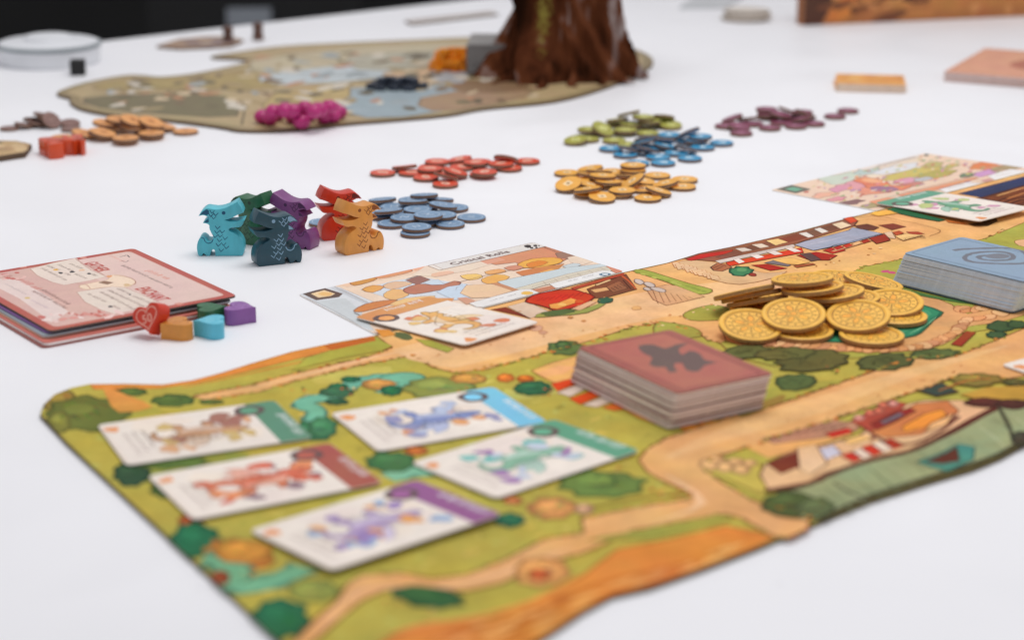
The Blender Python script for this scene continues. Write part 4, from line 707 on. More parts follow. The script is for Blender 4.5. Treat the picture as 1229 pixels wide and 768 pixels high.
meeple('ochre orange dragon meeple standing in front of the red one', (431, 301), 36, (222, 150, 70), (140, 76, 34))
meeple('red orange dragon meeple lying flat beside the board edge', (53, 188), -60, (206, 74, 34), (120, 40, 20), lying=True)

# ------------------------------------------------------------------ painted wooden hearts
def heart_outline(r=7.0):
    p = []
    for i in range(40):
        t = 2 * math.pi * i / 40
        p.append((16 * math.sin(t) ** 3 / 16 * r, (13 * math.cos(t) - 5 * math.cos(2 * t) - 2 * math.cos(3 * t) - math.cos(4 * t) + 2.4) / 15 * r * .93))
    return p
def heart(label, px, rot, col, ink, z=0.0, TH=6.8, number=False, z_px=0):
    pt = pm('paint_' + '_'.join(label.split()[:3]), col, .4, .07, 250, .12, 1500)
    o = link('heart_token', from_bm('heart_token', prism(heart_outline(), 0, TH, .55, 3), [pt, pt], auto=45)); tag(o, label, 'heart', 'wooden heart markers')
    x, y = W(*px, z_px); o.matrix_basis = Matrix.Rotation(math.radians(rot[2]), 4, 'Z') @ Matrix.Rotation(math.radians(rot[0]), 4, 'X') @ Matrix.Rotation(math.radians(rot[1]), 4, 'Z'); o.location = (x * MM, y * MM, z * MM)
    a = Art(lambda x, y: (x, y)); q = [(x * .74, y * .74 + .1) for x, y in heart_outline()]; a.ribbon(q + [q[0]], .5, ink)
    a.build('printed_ring', INKM, o, TH)
    a = Art(lambda x, y: (x, y)); a.text('50', (-2.4, -1.4), (2.4, -1.4), 3.6, ink, True); a.text('50', (-2.25, -1.35), (2.55, -1.35), 3.6, ink, True); a.build('printed_number', INKM, o, TH)
    return o
heart('cyan heart marker lying flat', (251.5, 402.5), (0, 0, -82), (92, 190, 214), (130, 206, 224))
heart('orange heart marker lying flat', (211, 405), (0, 0, -62), (214, 142, 58), (196, 124, 46))
heart('dark green heart marker lying flat', (256, 386.5), (0, 0, 104), (44, 98, 62), (60, 116, 80))
heart('purple heart marker lying flat', (290.5, 386), (0, 0, 78), (140, 88, 158), (164, 118, 182))
heart('red heart marker with the number 50 leaning against the stack of cards', (190, 402), (70, 24, -30), (210, 58, 34), (236, 170, 150), z=6.1)

# ------------------------------------------------------------------ stack of reference boards
AZ = 6.2
T, R_, B_2 = Vector(W(160, 298, AZ)), Vector(W(285, 355, AZ)), Vector(W(67, 397.5, AZ))
ax = (R_ - T).normalized(); ay = Vector((-ax.y, ax.x)); ctr = T + ax * 49.5 - ay * 43; aang = math.atan2(ax.y, ax.x)
bout = rounded([(-49.5, -43), (49.5, -43), (49.5, 43), (-49.5, 43)], 3.0)
Bcol = [((150, 86, 78), (2.6, -4.4, -.004)), ((236, 224, 220), (2.0, -3.6, .006)), ((226, 128, 114), (1.6, -3.0, -.008)), ((206, 172, 146), (-2.0, -2.4, .010)), ((150, 160, 166), (-.6, -2.0, -.004)), ((126, 84, 146), (-3.0, -1.2, .012))]
for i, (c, (dx, dy, dr)) in enumerate(Bcol):
    m = pm('board_%d' % i, c, .5, .05, 60); k = ctr + ax * dx + ay * dy
    o = link('reference_board', from_bm('reference_board', prism(bout, 0, .8), [m, m])); place(o, (k.x, k.y, i * .88), (0, 0, aang + dr))
    tag(o, ['brown', 'off white', 'salmon pink', 'tan', 'slate grey', 'violet'][i] + ' edged reference board in the stack under the red bordered one', 'board', 'reference boards in the stack')
top = link('reference_board', from_bm('reference_board', prism(bout, 0, .8), [M['greycore'], M['greycore']])); place(top, (ctr.x, ctr.y, AZ - .8), (0, 0, aang))
tag(top, 'red bordered pink reference board with GATHER and ENCHANT panels, topmost of its stack', 'board', 'reference boards in the stack')
ac = lambda x, y: tuple(Matrix.Rotation(-aang, 2) @ (Vector(W(x, y, AZ)) - ctr))
Z3, S1, S2 = V(0, 290, 5.12), V(0, 295, 10.24), V(90, 300, 10.24)
a = Art(ac, inset(ccw(bout), .05)); RB = (184, 82, 66)
a.local(bout, RB); a.local(rounded([(-45.8, -39.3), (45.8, -39.3), (45.8, 39.3), (-45.8, 39.3)], 3), (222, 180, 168))
a.local(rounded([(-45, 6), (45, 6), (45, 38.6), (-45, 38.6)], 3), (228, 196, 186))
PAN = (234, 216, 202)
a.poly(Z3([(185, 168), (330, 130), (470, 100), (500, 135), (560, 175), (655, 215), (560, 238), (395, 268), (320, 250), (230, 210)]), PAN, 1, line=(190, 130, 110), lw=.3)
a.poly(Z3([(470, 310), (560, 295), (690, 276), (770, 282), (860, 320), (960, 365), (985, 380), (870, 412), (705, 445), (620, 420), (520, 370)]), PAN, 1, line=(190, 130, 110), lw=.3)
a.poly(Z3([(-60, 245), (30, 222), (120, 238), (300, 340), (420, 430), (330, 492), (270, 460), (120, 350), (0, 290)]), (234, 212, 204), 1)
a.poly(Z3([(490, 268), (660, 235), (680, 205), (760, 210), (830, 240), (820, 262), (780, 282), (690, 276), (560, 292), (510, 290)]), (242, 216, 190), 2, line=(206, 156, 120), lw=.3)
a.poly(Z3([(605, 252), (640, 242), (695, 252), (660, 264)]), (150, 110, 80), 0, line=(120, 84, 64)); a.line(Z3([(700, 208), (770, 215), (825, 235), (830, 262), (790, 272)]), .4, (176, 120, 96)); a.line(Z3([(470, 258), (530, 265), (555, 290)]), .35, (190, 130, 110)); a.line(Z3([(470, 100), (480, 118), (640, 205)]), .3, (176, 110, 96))
TX = (120, 92, 84)
for k in (0, 3, 6): a.text('GATHER', S2([(100 + 3 * k, 165)])[0], S2([(275 + 3 * k, 272)])[0], 6.0, (190, 66, 54)); a.text('ENCHANT', S2([(728 + 3 * k, 480)])[0], S2([(1000 + 3 * k, 632)])[0], 6.4, (190, 66, 54))
a.scribble(S2([(560, 195)])[0], S2([(1165, 470)])[0], 2.1, TX, .6); a.scribble(S2([(850, 262)])[0], S2([(1110, 360)])[0], 3.2, (226, 120, 86), .7); a.scribble(S2([(400, 70)])[0], S2([(560, 150)])[0], 2.6, (230, 160, 146), .5); a.line(S2([(550, 85), (600, 75), (640, 65), (670, 90)]), .6, (90, 70, 70)); a.line(S2([(570, 130), (620, 150), (660, 128)]), .35, (130, 90, 90))
for q in ([(500, 480), (640, 545)], [(690, 570), (930, 670)], [(390, 500), (820, 700)], [(290, 520), (710, 740)], [(140, 545), (370, 650)], [(440, 690), (540, 740)]): a.scribble(S2([q[0]])[0], S2([q[1]])[0], 2.0, (140, 106, 94), .5)
for q in ([(840, 225), (980, 285)], [(1110, 350), (1170, 385)], [(690, 235), (860, 310)], [(900, 350), (1050, 410)], [(560, 250), (690, 300)], [(490, 280), (790, 430)], [(780, 340), (830, 370)]): a.scribble(S1([q[0]])[0], S1([q[1]])[0], 2.0, (148, 124, 112), .5)
for q in ([(490, 545), (810, 720)], [(380, 560), (770, 768)]): a.scribble(S1([q[0]])[0], S1([q[1]])[0], 2.4, (138, 92, 82), .75)
a.scribble(S1([(45, 470)])[0], S1([(300, 600)])[0], 1.6, (190, 172, 170), .4); a.scribble(S1([(370, 670)])[0], S1([(560, 768)])[0], 1.6, (196, 172, 180), .4); a.scribble(S1([(190, 425)])[0], S1([(420, 545)])[0], 4.6, (200, 80, 66), .9); a.scribble(Z3([(0, 200)])[0], Z3([(35, 232)])[0], 4.0, (200, 80, 66), .9)
for x, y, c in [(745, 335, (50, 44, 44)), (890, 320, (50, 44, 44)), (1095, 343, (50, 44, 44)), (690, 295, (236, 178, 70)), (1005, 300, (240, 196, 160)), (340, 640, (220, 186, 110))]: a.blob(x / 10.24, 295 + y / 10.24, 3.2, 1.2, c, 0, 8, .3)
a.blob(90 + 435 / 10.24, 300 + 697 / 10.24, 3, 1.2, (50, 44, 44), 0, 8, .3); a.blob(90 + 675 / 10.24, 300 + 550 / 10.24, 1.8, .7, (50, 44, 44), 0, 8, .3); a.blob(90 + 425 / 10.24, 300 + 325 / 10.24, 3, 1.4, (232, 160, 110), 0, 8, .3); a.blob(90 + 640 / 10.24, 300 + 432 / 10.24, 4.4, 1.6, (222, 186, 140), 0, 10, .2)
for i in range(26):                                                      # sprigs of red foliage on the border
    t = i / 25; x, y = 270 + t * 460 + random.uniform(-30, 30), 470 - t * 28 + random.uniform(-22, 22)
    a.blob(x / 5.12, 290 + y / 5.12, random.uniform(2, 7), random.uniform(.7, 2), random.choice([(206, 110, 96), (240, 206, 198), (224, 150, 138), (190, 84, 72), (244, 222, 214)]), random.uniform(-.5, .5), 9, .25)
for i in range(10): a.blob(random.uniform(0, 30), 327 + random.uniform(0, 8), random.uniform(1.5, 4), random.uniform(.6, 1.2), random.choice([(200, 96, 84), (236, 190, 180)]), 0, 8, .25)
for x, y in [(1100, 383), (140, 155), (510, 98)]: a.blob(x / 5.12, 290 + y / 5.12, 5, 1.4, (222, 150, 130), 0, 9, .2, line=(200, 110, 96), lw=.25)
a.build('printed_artwork', PRINT_CARD, top, .8)

# ------------------------------------------------------------------ piles of round tokens, settled as they fell: x, y, z in mm and tilt in degrees
TOKENS = {
 'slate': [(-47.44, 958.27, 1.04, -0, 0, 136.4), (-30.79, 975.62, 1.04, 0, 0, 138), (-59.96, 976.54, 1.04, -0, -0, -97.2), (-20.47, 989.03, 1.04, 0, 0, 95.1), (-45.2, 978.24, 1.04, -0, -0, 73.5), (-67.19, 994.23, 1.04, -0, 0, -82.9), (-52.51, 995.9, 1.04, -0, -0, 106.7), (-37.58, 995.92, 1.04, 0, 0, -66.3), (-60.78, 1011.56, 1.04, 0, -0, -151), (-45.39, 1012.7, 1.04, -0, 0, 61.2), (-29.65, 1009.87, 1.04, 0, -0, -38.9), (-67.53, 1023.61, 2.12, -2.9, 8.3, 102.4), (-52.21, 1026.12, 1.04, -0, -0, -56.8), (-37.64, 1023.98, 2.18, 8.7, 3, 143.6), (-46.85, 961.1, 3.12, -0, -0, 57.2), (-53.68, 980.21, 3.12, 0, 0, 14.9), (-35.1, 985.7, 3.12, 0, -0, 96.4), (-62.52, 990.68, 4.21, -1, 8.8, 117.9), (-41.83, 977.55, 5.2, -0, -0, 142.1), (-47.99, 997.41, 3.12, -0, 0, 95.1), (-50.76, 1011.06, 4.17, 1.1, 8.8, 110.7), (-35.18, 1002.78, 4.2, 1.6, 8.5, 35), (-45.68, 1021.25, 4.99, -8.1, 2.3, 31.7), (-94.31, 978.93, 1.04, 0, -0, -148.5)],
 'coral': [(-71.56, 1091.15, 1.04, -0, 0, 136.3), (-55.81, 1091.94, 1.04, 0, -0, 137.9), (-47.24, 1079.76, 1.04, -0, -0, -97.1), (-35.98, 1063.8, 1.04, 0, 0, 94.9), (-37.33, 1094.12, 1.04, -0, 0, 73.6), (-27.79, 1106.46, 1.04, 0, 0, -82.9), (-45.15, 1106.44, 1.04, 0, -0, 106.9), (-18.38, 1119.23, 1.04, 0, 0, -66.3), (8.82, 1121.34, 1.04, -0, 0, -151.8), (-16.59, 1087.8, 1.04, -0, -0, 61), (-1.27, 1103.5, 1.04, 0, -0, -38.7), (-60.01, 1100.99, 2.5, -3.4, 11.7, 102.3), (-35.97, 1073.96, 3.29, -19.2, -2.3, -55.9), (-45.45, 1092.39, 3.12, -0, -0, 142.6), (-29.73, 1120.83, 2.3, -9.5, -4.6, 56.1), (-20.23, 1108.89, 3.12, 0, 0, 14.9), (-6.22, 1105.42, 3.12, -0, -0, 24.1), (-15.07, 1083.88, 3.12, -0, -0, -140.8), (-3.41, 1114.68, 4.01, 26, 0.3, 158.5), (-31.16, 1084.15, 3.32, 13.3, -7.3, 122.3), (-42.07, 1110.73, 3.12, 0, 0, -27)],
 'amber': [(30.46, 1091.02, 1.04, -0, 0, 69.8), (35.22, 1073.62, 1.04, -0, 0, 122.5), (30.64, 1057.9, 1.04, -0, 0, -167.9), (39.82, 1040.86, 1.04, 0, 0, 20.9), (55.82, 1093.96, 1.04, 0, -0, -148.5), (69.93, 1052.25, 1.04, -0, -0, 60.4), (71.29, 1031.42, 1.04, -0, 0, -120.5), (80.07, 1084.96, 1.04, -0, -0, -107.5), (94.26, 1074.85, 1.04, -0, -0, 100.1), (91.78, 1057.81, 1.04, -0, 0, 141.2), (57.57, 1067.68, 1.04, 0, -0, -78.7), (47.13, 1029.35, 2.12, -5.1, -7.2, 153), (42.2, 1057.04, 2.32, -5.8, 8.9, -28.3), (42.45, 1081.27, 2.44, -6.8, 9.3, 15.3), (59.87, 1077.16, 2.56, 8.7, 9.1, 126.2), (66.83, 1089.24, 3.18, -1.2, 0.2, -23), (77.51, 1040.87, 2.91, 2.7, 15.4, 21), (56.54, 1040.08, 1.04, -0, -0, -128.3), (70.57, 1067.09, 2.17, 0.6, -9.3, 168.4), (39.75, 1037.81, 4.44, -10.8, -1.2, 40.5), (47.7, 1080.11, 4.64, 11.4, -3.5, -179.3), (30.07, 1051.98, 3.88, 10.3, 18.6, -93.2), (43.58, 1097.4, 2.19, -0.3, 9.5, 164.4), (51.88, 1059.05, 3.62, 2.1, 3.5, 81.4), (82.71, 1059.45, 2.64, -4.5, 12.6, 151.1), (66.89, 1091.43, 5.22, -0.9, -0.9, -75), (49.04, 1064.52, 5.53, 2, 3.5, 80.1), (64.82, 1055.52, 4.68, -22.6, -23.7, 49.2), (58.35, 1039.96, 3.12, 0, 0, 68.8)],
 'azure': [(57.72, 1155.38, 1.04, 0, -0, 48.6), (65.26, 1138.62, 1.04, 0, 0, -165.9), (70.64, 1115.73, 1.04, -0, 0, -50.1), (85.42, 1117, 1.04, -0, -0, -104.1), (101.57, 1128.7, 1.04, -0, -0, 72.5), (83.72, 1132.15, 1.04, -0, -0, -42.7), (123.92, 1171.62, 1.04, -0, 0, -85.2), (111.81, 1159.07, 1.04, 0, -0, -178.5), (95.29, 1143.37, 1.04, 0, 0, 90.9), (79.08, 1156.84, 1.04, -0, 0, 25.1), (104.6, 1175.45, 1.04, 0, 0, -130), (94.47, 1189.58, 1.04, -0, -0, 43.7), (89.78, 1157.26, 2.45, 2.1, 11.6, 29), (68.29, 1145.6, 3.11, 10.2, -14.5, -169.3), (78.68, 1142.98, 3.59, 9.6, 15.3, 77.7), (76.18, 1159.42, 4.08, -11.5, -11.8, 4.2), (109.07, 1170.4, 3.12, -0, -0, -81.8), (89.4, 1166.63, 3.51, -2.5, -21.3, -88.1), (79.08, 1171.15, 3.68, -3.7, -22.6, -56.6), (111.2, 1170.25, 5.2, 0, 0, 113.6), (94.03, 1184.59, 3.12, -0, 0, 162.2), (104.71, 1175.7, 6.57, -29.7, -9.8, 31.3), (100.84, 1148.49, 2.99, 5.9, -15.6, -155.3)],
 'olive': [(45.07, 1182.54, 1.04, -0, 0, -151), (60.74, 1179.14, 1.04, -0, 0, -96.3), (53.49, 1204.21, 1.04, 0, -0, -72), (82.04, 1200.32, 1.04, -0, -0, -173), (68, 1204.22, 1.04, -0, -0, 106.8), (80.52, 1224.25, 1.04, 0, 0, -27.8), (93.04, 1232.11, 1.04, 0, -0, -146.6), (65.69, 1229.38, 1.04, 0, -0, 149.3), (69.23, 1167.21, 1.04, 0, 0, 23), (37.66, 1174.02, 2.32, -8.9, -6, 104.8), (97.43, 1220.51, 2.21, -1.9, 9.6, -87), (73.16, 1219.27, 3.12, 0, 0, 60.2), (46.55, 1201.41, 3.12, 0, -0, 33.4), (54.79, 1197.79, 4.38, -24.3, -17.7, -162.9), (68.63, 1199.68, 3.12, 0, 0, -48), (84.14, 1219.12, 5.05, 2.3, 0, 104), (80.62, 1219.49, 7.27, -1.9, -1.4, -112.1), (93.56, 1228.17, 5.5, 4.3, 20, 89.3), (64.88, 1225.22, 4.58, 9.3, -8.1, -98.3), (71.88, 1225.9, 8.33, 18.1, -1.2, -130.5)],
 'plum': [(138.87, 1201.14, 1.04, 0, 0, -46.2), (131.6, 1222.61, 1.04, -0, -0, 105.2), (148.73, 1229.65, 1.04, 0, 0, -149.3), (174.69, 1222.04, 1.04, 0, 0, -94.8), (186.94, 1230.19, 1.04, -0, -0, 45.7), (203.54, 1253.73, 1.04, 0, -0, -81.8), (214.73, 1272.11, 1.04, -0, -0, 127.9), (167.08, 1233.76, 1.04, 0, 0, -146.6), (175.69, 1252.17, 1.04, -0, -0, -38.1), (161.11, 1252.19, 1.04, -0, 0, 111), (158.04, 1217.15, 1.04, -0, -0, 7), (138.98, 1215.02, 2.37, -7.8, 8.5, -85.4), (147.25, 1238.96, 2.59, -11.4, 7.3, 56.7), (136.92, 1236.17, 3.29, 11, 16.8, -157), (179.86, 1238.52, 2.39, -1.5, -11.6, -25.6), (160.7, 1250.03, 3.12, 0, 0, -129.5), (167.85, 1241.67, 4.65, -8.6, 6.9, -73), (173.84, 1250.26, 5.41, 17.7, -10.3, 138.9), (184.67, 1250.73, 3.59, -16.6, -16, -115.7), (160.45, 1255.11, 5.2, -0, 0, 88.4), (184.78, 1266.96, 1.04, 0, 0, 79.2)],
 'tan': [(-268.52, 1186.69, 1.14, -0, -0, -63.7), (-256.78, 1191.51, 2.7, 5.6, -10.5, 145.6), (-246.81, 1191.2, 2.94, 4.6, 13.1, 8.1), (-248.63, 1209.06, 1.14, -0, 0, 53.9), (-230.03, 1179.62, 1.14, -0, -0, 79.7), (-239.46, 1208.67, 3.29, -6.2, -2, -124.6), (-217.1, 1194.05, 1.14, 0, -0, -17.5), (-222.59, 1208.88, 1.14, -0, 0, -37.9), (-198.31, 1205.41, 1.14, -0, 0, -73.3), (-229.16, 1203.18, 4.28, -5.1, -4, -144.5), (-246.92, 1206.36, 6.32, -5.3, -3.8, -142.1), (-239.11, 1208.29, 7.83, 2.7, 5.9, 7.9), (-229.74, 1203.39, 8.33, -13.6, 13.7, -67.5), (-244.23, 1184.95, 4.36, -7.7, 11.5, -45.6), (-228.73, 1173.8, 3.42, 0, 0, -78.4), (-212.86, 1213.01, 2.86, -11.7, 6, -56.2), (-215.89, 1188.2, 3.42, -0, 0, -153.4), (-218.61, 1203.69, 7.19, 13.2, -14.1, 114)],
 'umber': [(-307.87, 1216.78, 0.94, -0, -0, 171.1), (-300.16, 1221.75, 2.16, 9.7, 7, 86.9), (-292.98, 1225.76, 2.29, -11.4, -7.1, -89.5), (-285.78, 1228.99, 2.37, 1.1, 13.3, 36.7), (-275.92, 1235.97, 0.94, -0, 0, 167), (-297.6, 1234.57, 2.91, 17.3, -9.6, -146.9), (-287.74, 1227.92, 4.83, -9, -9.9, -105.5), (-289.68, 1228.71, 7.05, 3.7, 12.8, 48.3), (-283.11, 1221.44, 5.06, -47.6, 4.8, -125.7), (-272.8, 1226.89, 2.11, 8.5, 7.6, -22.1), (-269.72, 1213.77, 0.94, -180, 0, -28)],
 'coin': [(901, 391, 4, 13, 2, 14), (952.5, 378, 7.2, 13, -3, 33), (962, 397, 1.35, 2, 0, 22), (1030, 379.5, 6, 12, -5, 36), (1046, 403, 1.35, 0, 0, 38), (1071, 364, 4.3, 9, -3, 4), (1075, 380, 1.35, 0, 0, 1), (1019, 359, 6.6, -1, -5, 50), (1000, 352, 9.3, -3, -7, 16), (975, 346, 11.6, -6, -6, 14), (963, 335.5, 14.6, -6, -4, 60), (893, 351, 8.6, -19, -12, 28), (902, 355, 6, -18, -11, 50), (909, 361, 4, -17, -10, 29), (1048, 338.5, 5.6, -2, 11, 38), (1008, 334, 3.9, -3, 3, 9), (912, 371, 1.35, 0, 0, 38), (985, 366, 4, 2, 0, 52), (940, 362, 1.35, 0, 0, 31), (990, 362, 1.35, 0, 0, 44), (1012, 345, 1.35, 0, 0, 40)],
}
def disc(name, r, th, mats, rim=0.0, seg=40):
    """a punched disc; optional raised rim as on a coin"""
    prof = [(0, th / 2 - (rim * .8 if rim else 0)), (r * .84, th / 2 - (rim * .8 if rim else 0)), (r * .87, th / 2), (r * .96, th / 2), (r, th / 2 - .25)] if rim else [(0, th / 2), (r - .22, th / 2), (r, th / 2 - .22)]
    prof = prof + [(x, -z) for x, z in reversed(prof)]
    v, f, idx = [], [], []
    v.append((0, 0, prof[0][1])); rings = []
    for x, z in prof[1:-1]:
        rings.append(len(v)); v += [(x * math.cos(2 * math.pi * i / seg), x * math.sin(2 * math.pi * i / seg), z) for i in range(seg)]
    v.append((0, 0, prof[-1][1])); last = len(v) - 1
    side = len(rings) // 2 - 1
    for i in range(seg):
        j = (i + 1) % seg; f.append((0, rings[0] + i, rings[0] + j)); idx.append(0)
        for k in range(len(rings) - 1):
            f.append((rings[k] + i, rings[k + 1] + i, rings[k + 1] + j, rings[k] + j)); idx.append(1 if k == side else 0)
        f.append((last, rings[-1] + j, rings[-1] + i)); idx.append(0)
    return mesh(name, v, f, mats, idx)
def pile(key, name, r, th, face, mark, label, group, emblem, own={}, cat='token', cores=None, rim=0):
    fm = pm(key + '_face', face, .44, .09, 160, .08, 1800); core = cores or M['core']
    th_ = th * .9; me = disc(name, r, th_, [fm, core], rim)
    a = Art(lambda x, y: (x * r, y * r)); emblem(a, mark)
    em = a.build('printed_emblem', PRINT, None, th_ / 2 - rim * .8); em_me = em.data; bpy.data.objects.remove(em)
    for i, (x, y, z, rx, ry, rz) in enumerate(TOKENS[key]):
        if key == 'coin': x, y = W(x, y, MATTOP + z)
        o = link(name, me); place(o, (x, y, z + (MATTOP if key == 'coin' else 0)), [math.radians(q) for q in (rx, ry, rz)])
        if key == 'coin': o.rotation_euler = (Matrix.Rotation(math.radians(rx), 3, 'X') @ Matrix.Rotation(math.radians(ry), 3, 'Y') @ Matrix.Rotation(math.radians(rz), 3, 'Z')).to_euler()
        n_ = (Euler(o.rotation_euler).to_matrix() @ Vector((0, 0, 1))).z
        how = 'tilted ' if abs(n_) < .985 else 'level '; where = ', on the table' if z < th * .75 else ', on others'
        tag(o, own.get(i, how + label + (where if key != 'coin' else '')), cat, group)
        e = link('printed_emblem', em_me, o)
        if math.cos(math.radians(rx)) * math.cos(math.radians(ry)) < 0: e.rotation_euler = (math.pi, 0, 0)      # the printed side that faces up
def e_rune(a, c): a.ribbon([(.72 * math.cos(t / 20 * 6.2832), .72 * math.sin(t / 20 * 6.2832)) if False else (a.conv(.78, 0)[0] * math.cos(t / 30 * 2 * math.pi), a.conv(.78, 0)[0] * math.sin(t / 30 * 2 * math.pi)) for t in range(31)], .25, c); a.line([(-.35, -.2), (-.1, .3), (.1, -.25), (.35, .25)], .6, c, 2)
def e_meat(a, c): a.blob(0, 0, .5, .32, c, .3, 16, .1); a.blob(0, 0, .34, .2, tuple(q * .85 for q in c), .3, 12, .1); a.line([(.3, .2), (.6, .42)], .6, c, 1)
def e_bread(a, c): a.poly([(-.42, 0), (0, -.42), (.42, 0), (0, .42)], c); a.poly([(-.26, 0), (0, -.26), (.26, 0), (0, .26)], tuple(q * .9 for q in c)); a.blob(0, 0, .1, .1, (150, 100, 50), 0, 8, .1)
def e_gem(a, c): a.poly([(-.35, .15), (-.18, .38), (.18, .38), (.35, .15), (0, -.42)], c); a.line([(-.35, .15), (.35, .15)], .3, tuple(q * .75 for q in c), 1)
def e_leaf(a, c): a.blob(0, 0, .52, .3, c, .6, 14, .06); a.line([(-.4, -.28), (.4, .28)], .4, tuple(q * .7 for q in c), 1); a.blob(0, 0, .16, .1, (120, 150, 80), .6, 8, .1)
def e_potion(a, c): a.blob(0, -.12, .32, .3, c, 0, 14, .05); a.poly([(-.1, .1), (.1, .1), (.1, .45), (-.1, .45)], c)
def e_coin(a, c):
    dk = tuple(q * .74 for q in c); lt = tuple(min(255, q * 1.1) for q in c)
    for k in range(5):
        t = k * 2 * math.pi / 5; a.blob(.36 * math.cos(t), .36 * math.sin(t), .19, .12, lt, t, 14, .08, rim=dk, d=.4)
        a.line([(.16 * math.cos(t + .6), .16 * math.sin(t + .6)), (.52 * math.cos(t + .63), .52 * math.sin(t + .63))], .7, dk, 1)
    a.blob(0, 0, .13, .13, lt, 0, 16, .03, rim=dk, d=.4)
    for k in range(18): t = k * math.pi / 9 + .26; a.blob(.68 * math.cos(t), .68 * math.sin(t), .06, .035, dk, t, 8, .2)
    for R0, w_ in ((.58, .4), (.80, .6)):
        R = a.conv(R0, 0)[0]; a.ribbon([(R * math.cos(t / 40 * 2 * math.pi), R * math.sin(t / 40 * 2 * math.pi)) for t in range(41)], w_, dk)
pile('slate', 'round_token', 7.25, 2.0, (118, 148, 178), (200, 214, 228), 'slate blue round token in the pile beside the orange meeple', 'slate blue tokens', e_rune, {22: 'slightly tilted slate blue token highest at the back of its pile', 23: 'slate blue token lying alone behind the red meeple', 3: 'slate blue token lying flat at the outer end of its pile'})
pile('coral', 'round_token', 7.0, 2.0, (212, 76, 48), (250, 190, 165), 'red round token in the pile beyond the slate blue pile', 'red tokens', e_meat, {0: 'red token lying flat apart from its pile, on the side of the meeples', 8: 'red token lying flat apart from its pile, on the side of the yellow tokens'})
pile('amber', 'round_token', 7.1, 2.0, (236, 172, 72), (252, 224, 176), 'yellow orange round token in the pile nearest the playmat', 'yellow tokens', e_bread, {6: 'yellow orange token lying flat at its pile side facing the playmat'})
pile('azure', 'round_token', 7.0, 2.0, (50, 142, 186), (214, 236, 246), 'bright blue round token in the pile between olive and yellow tokens', 'bright blue tokens', e_gem, {6: 'bright blue token lying flat at the far outer end of its pile'})
pile('olive', 'round_token', 7.0, 2.0, (162, 160, 72), (222, 220, 140), 'olive green round token in the pile behind the bright blue tokens', 'olive green tokens', e_leaf)
pile('plum', 'round_token', 6.8, 2.0, (124, 56, 82), (170, 110, 134), 'plum purple round token in the pile beyond the blue tokens', 'plum purple tokens', e_potion, {5: 'plum token lying flat beside the pile, nearer of two strays', 6: 'plum token lying flat farthest from its pile'})
pile('tan', 'round_token', 7.7, 2.2, (222, 156, 92), (206, 136, 76), 'tan orange round token in the pile beside the round game board', 'tan orange tokens', e_bread, {8: 'tan orange token lying flat at the end of its pile under the board rim'})
pile('umber', 'round_token', 6.0, 1.8, (126, 92, 84), (170, 140, 130), 'small brown round token in the low pile near the die', 'brown tokens', e_rune)
pile('coin', 'gold_coin', 13.1, 2.3, (248, 190, 70), (230, 162, 52), 'gold cardboard coin with embossed flower in the heap on the playmat', 'gold coins', e_coin, {4: 'level gold coin lying over the painted pond in front of the heap', 14: 'gold coin sloping down towards the blue deck at the back of the heap', 10: 'topmost gold coin of the tallest stack in the heap', 0: 'gold coin leaning at the heap end nearest the brick red deck', **{k: 'gold coin seen nearly edge on in the fan of three at the heap side' for k in (11, 12, 13)}}, 'coin', pm('coin_edge', (168, 128, 80), .8, .15, 500, .3), .5)

# ------------------------------------------------------------------ background: the round board with the tree
TBZ = 1.9
bpx = [(68, 111), (102, 99), (147, 90.6), (171, 90.2), (195, 92), (239, 87), (294, 75), (290, 71), (253, 68), (290, 61.5), (342, 55), (420, 51), (500, 47.5), (554, 45), (620, 43.5), (690, 46), (745, 54), (775, 64), (784, 74), (773, 85), (730, 104), (667, 121), (582, 130), (537, 138),
       (470, 144), (420, 148), (342, 156), (290, 156.5), (263, 152), (205, 144.5), (137, 138), (99, 131), (84, 123), (84, 118)]
M['boardedge'] = pm('dark_board_edge', (92, 72, 54), .8, .1, 200)
board, bcv, bo = sheet('round_game_board', smoothed(bpx, 4), 0, TBZ, [M['boardedge'], M['boardedge']], bevel=.3); tag(board, 'olive brown illustrated game board with curved rim under the tree', 'game board')
a = Art(bcv); a.local(inset(ccw(bo), .5), (146, 128, 90)); a.local(inset(ccw(bo), 7), (178, 156, 116))
for i in range(260):
    x = random.uniform(130, 640); t = (x - 130) / 510; y = random.uniform(100 - 42 * t, 134 - 14 * t) if x < 300 else random.uniform(70 - 16 * (x - 300) / 340, 142 - 24 * max(0, (x - 380) / 260))
    a.blob(x, y, random.uniform(3, 14), random.uniform(1, 3.2), random.choice([(186, 160, 120), (178, 148, 110), (162, 140, 98), (194, 174, 142), (148, 126, 86), (182, 142, 106), (134, 114, 76)]), random.uniform(-.3, .2), 10, .25)
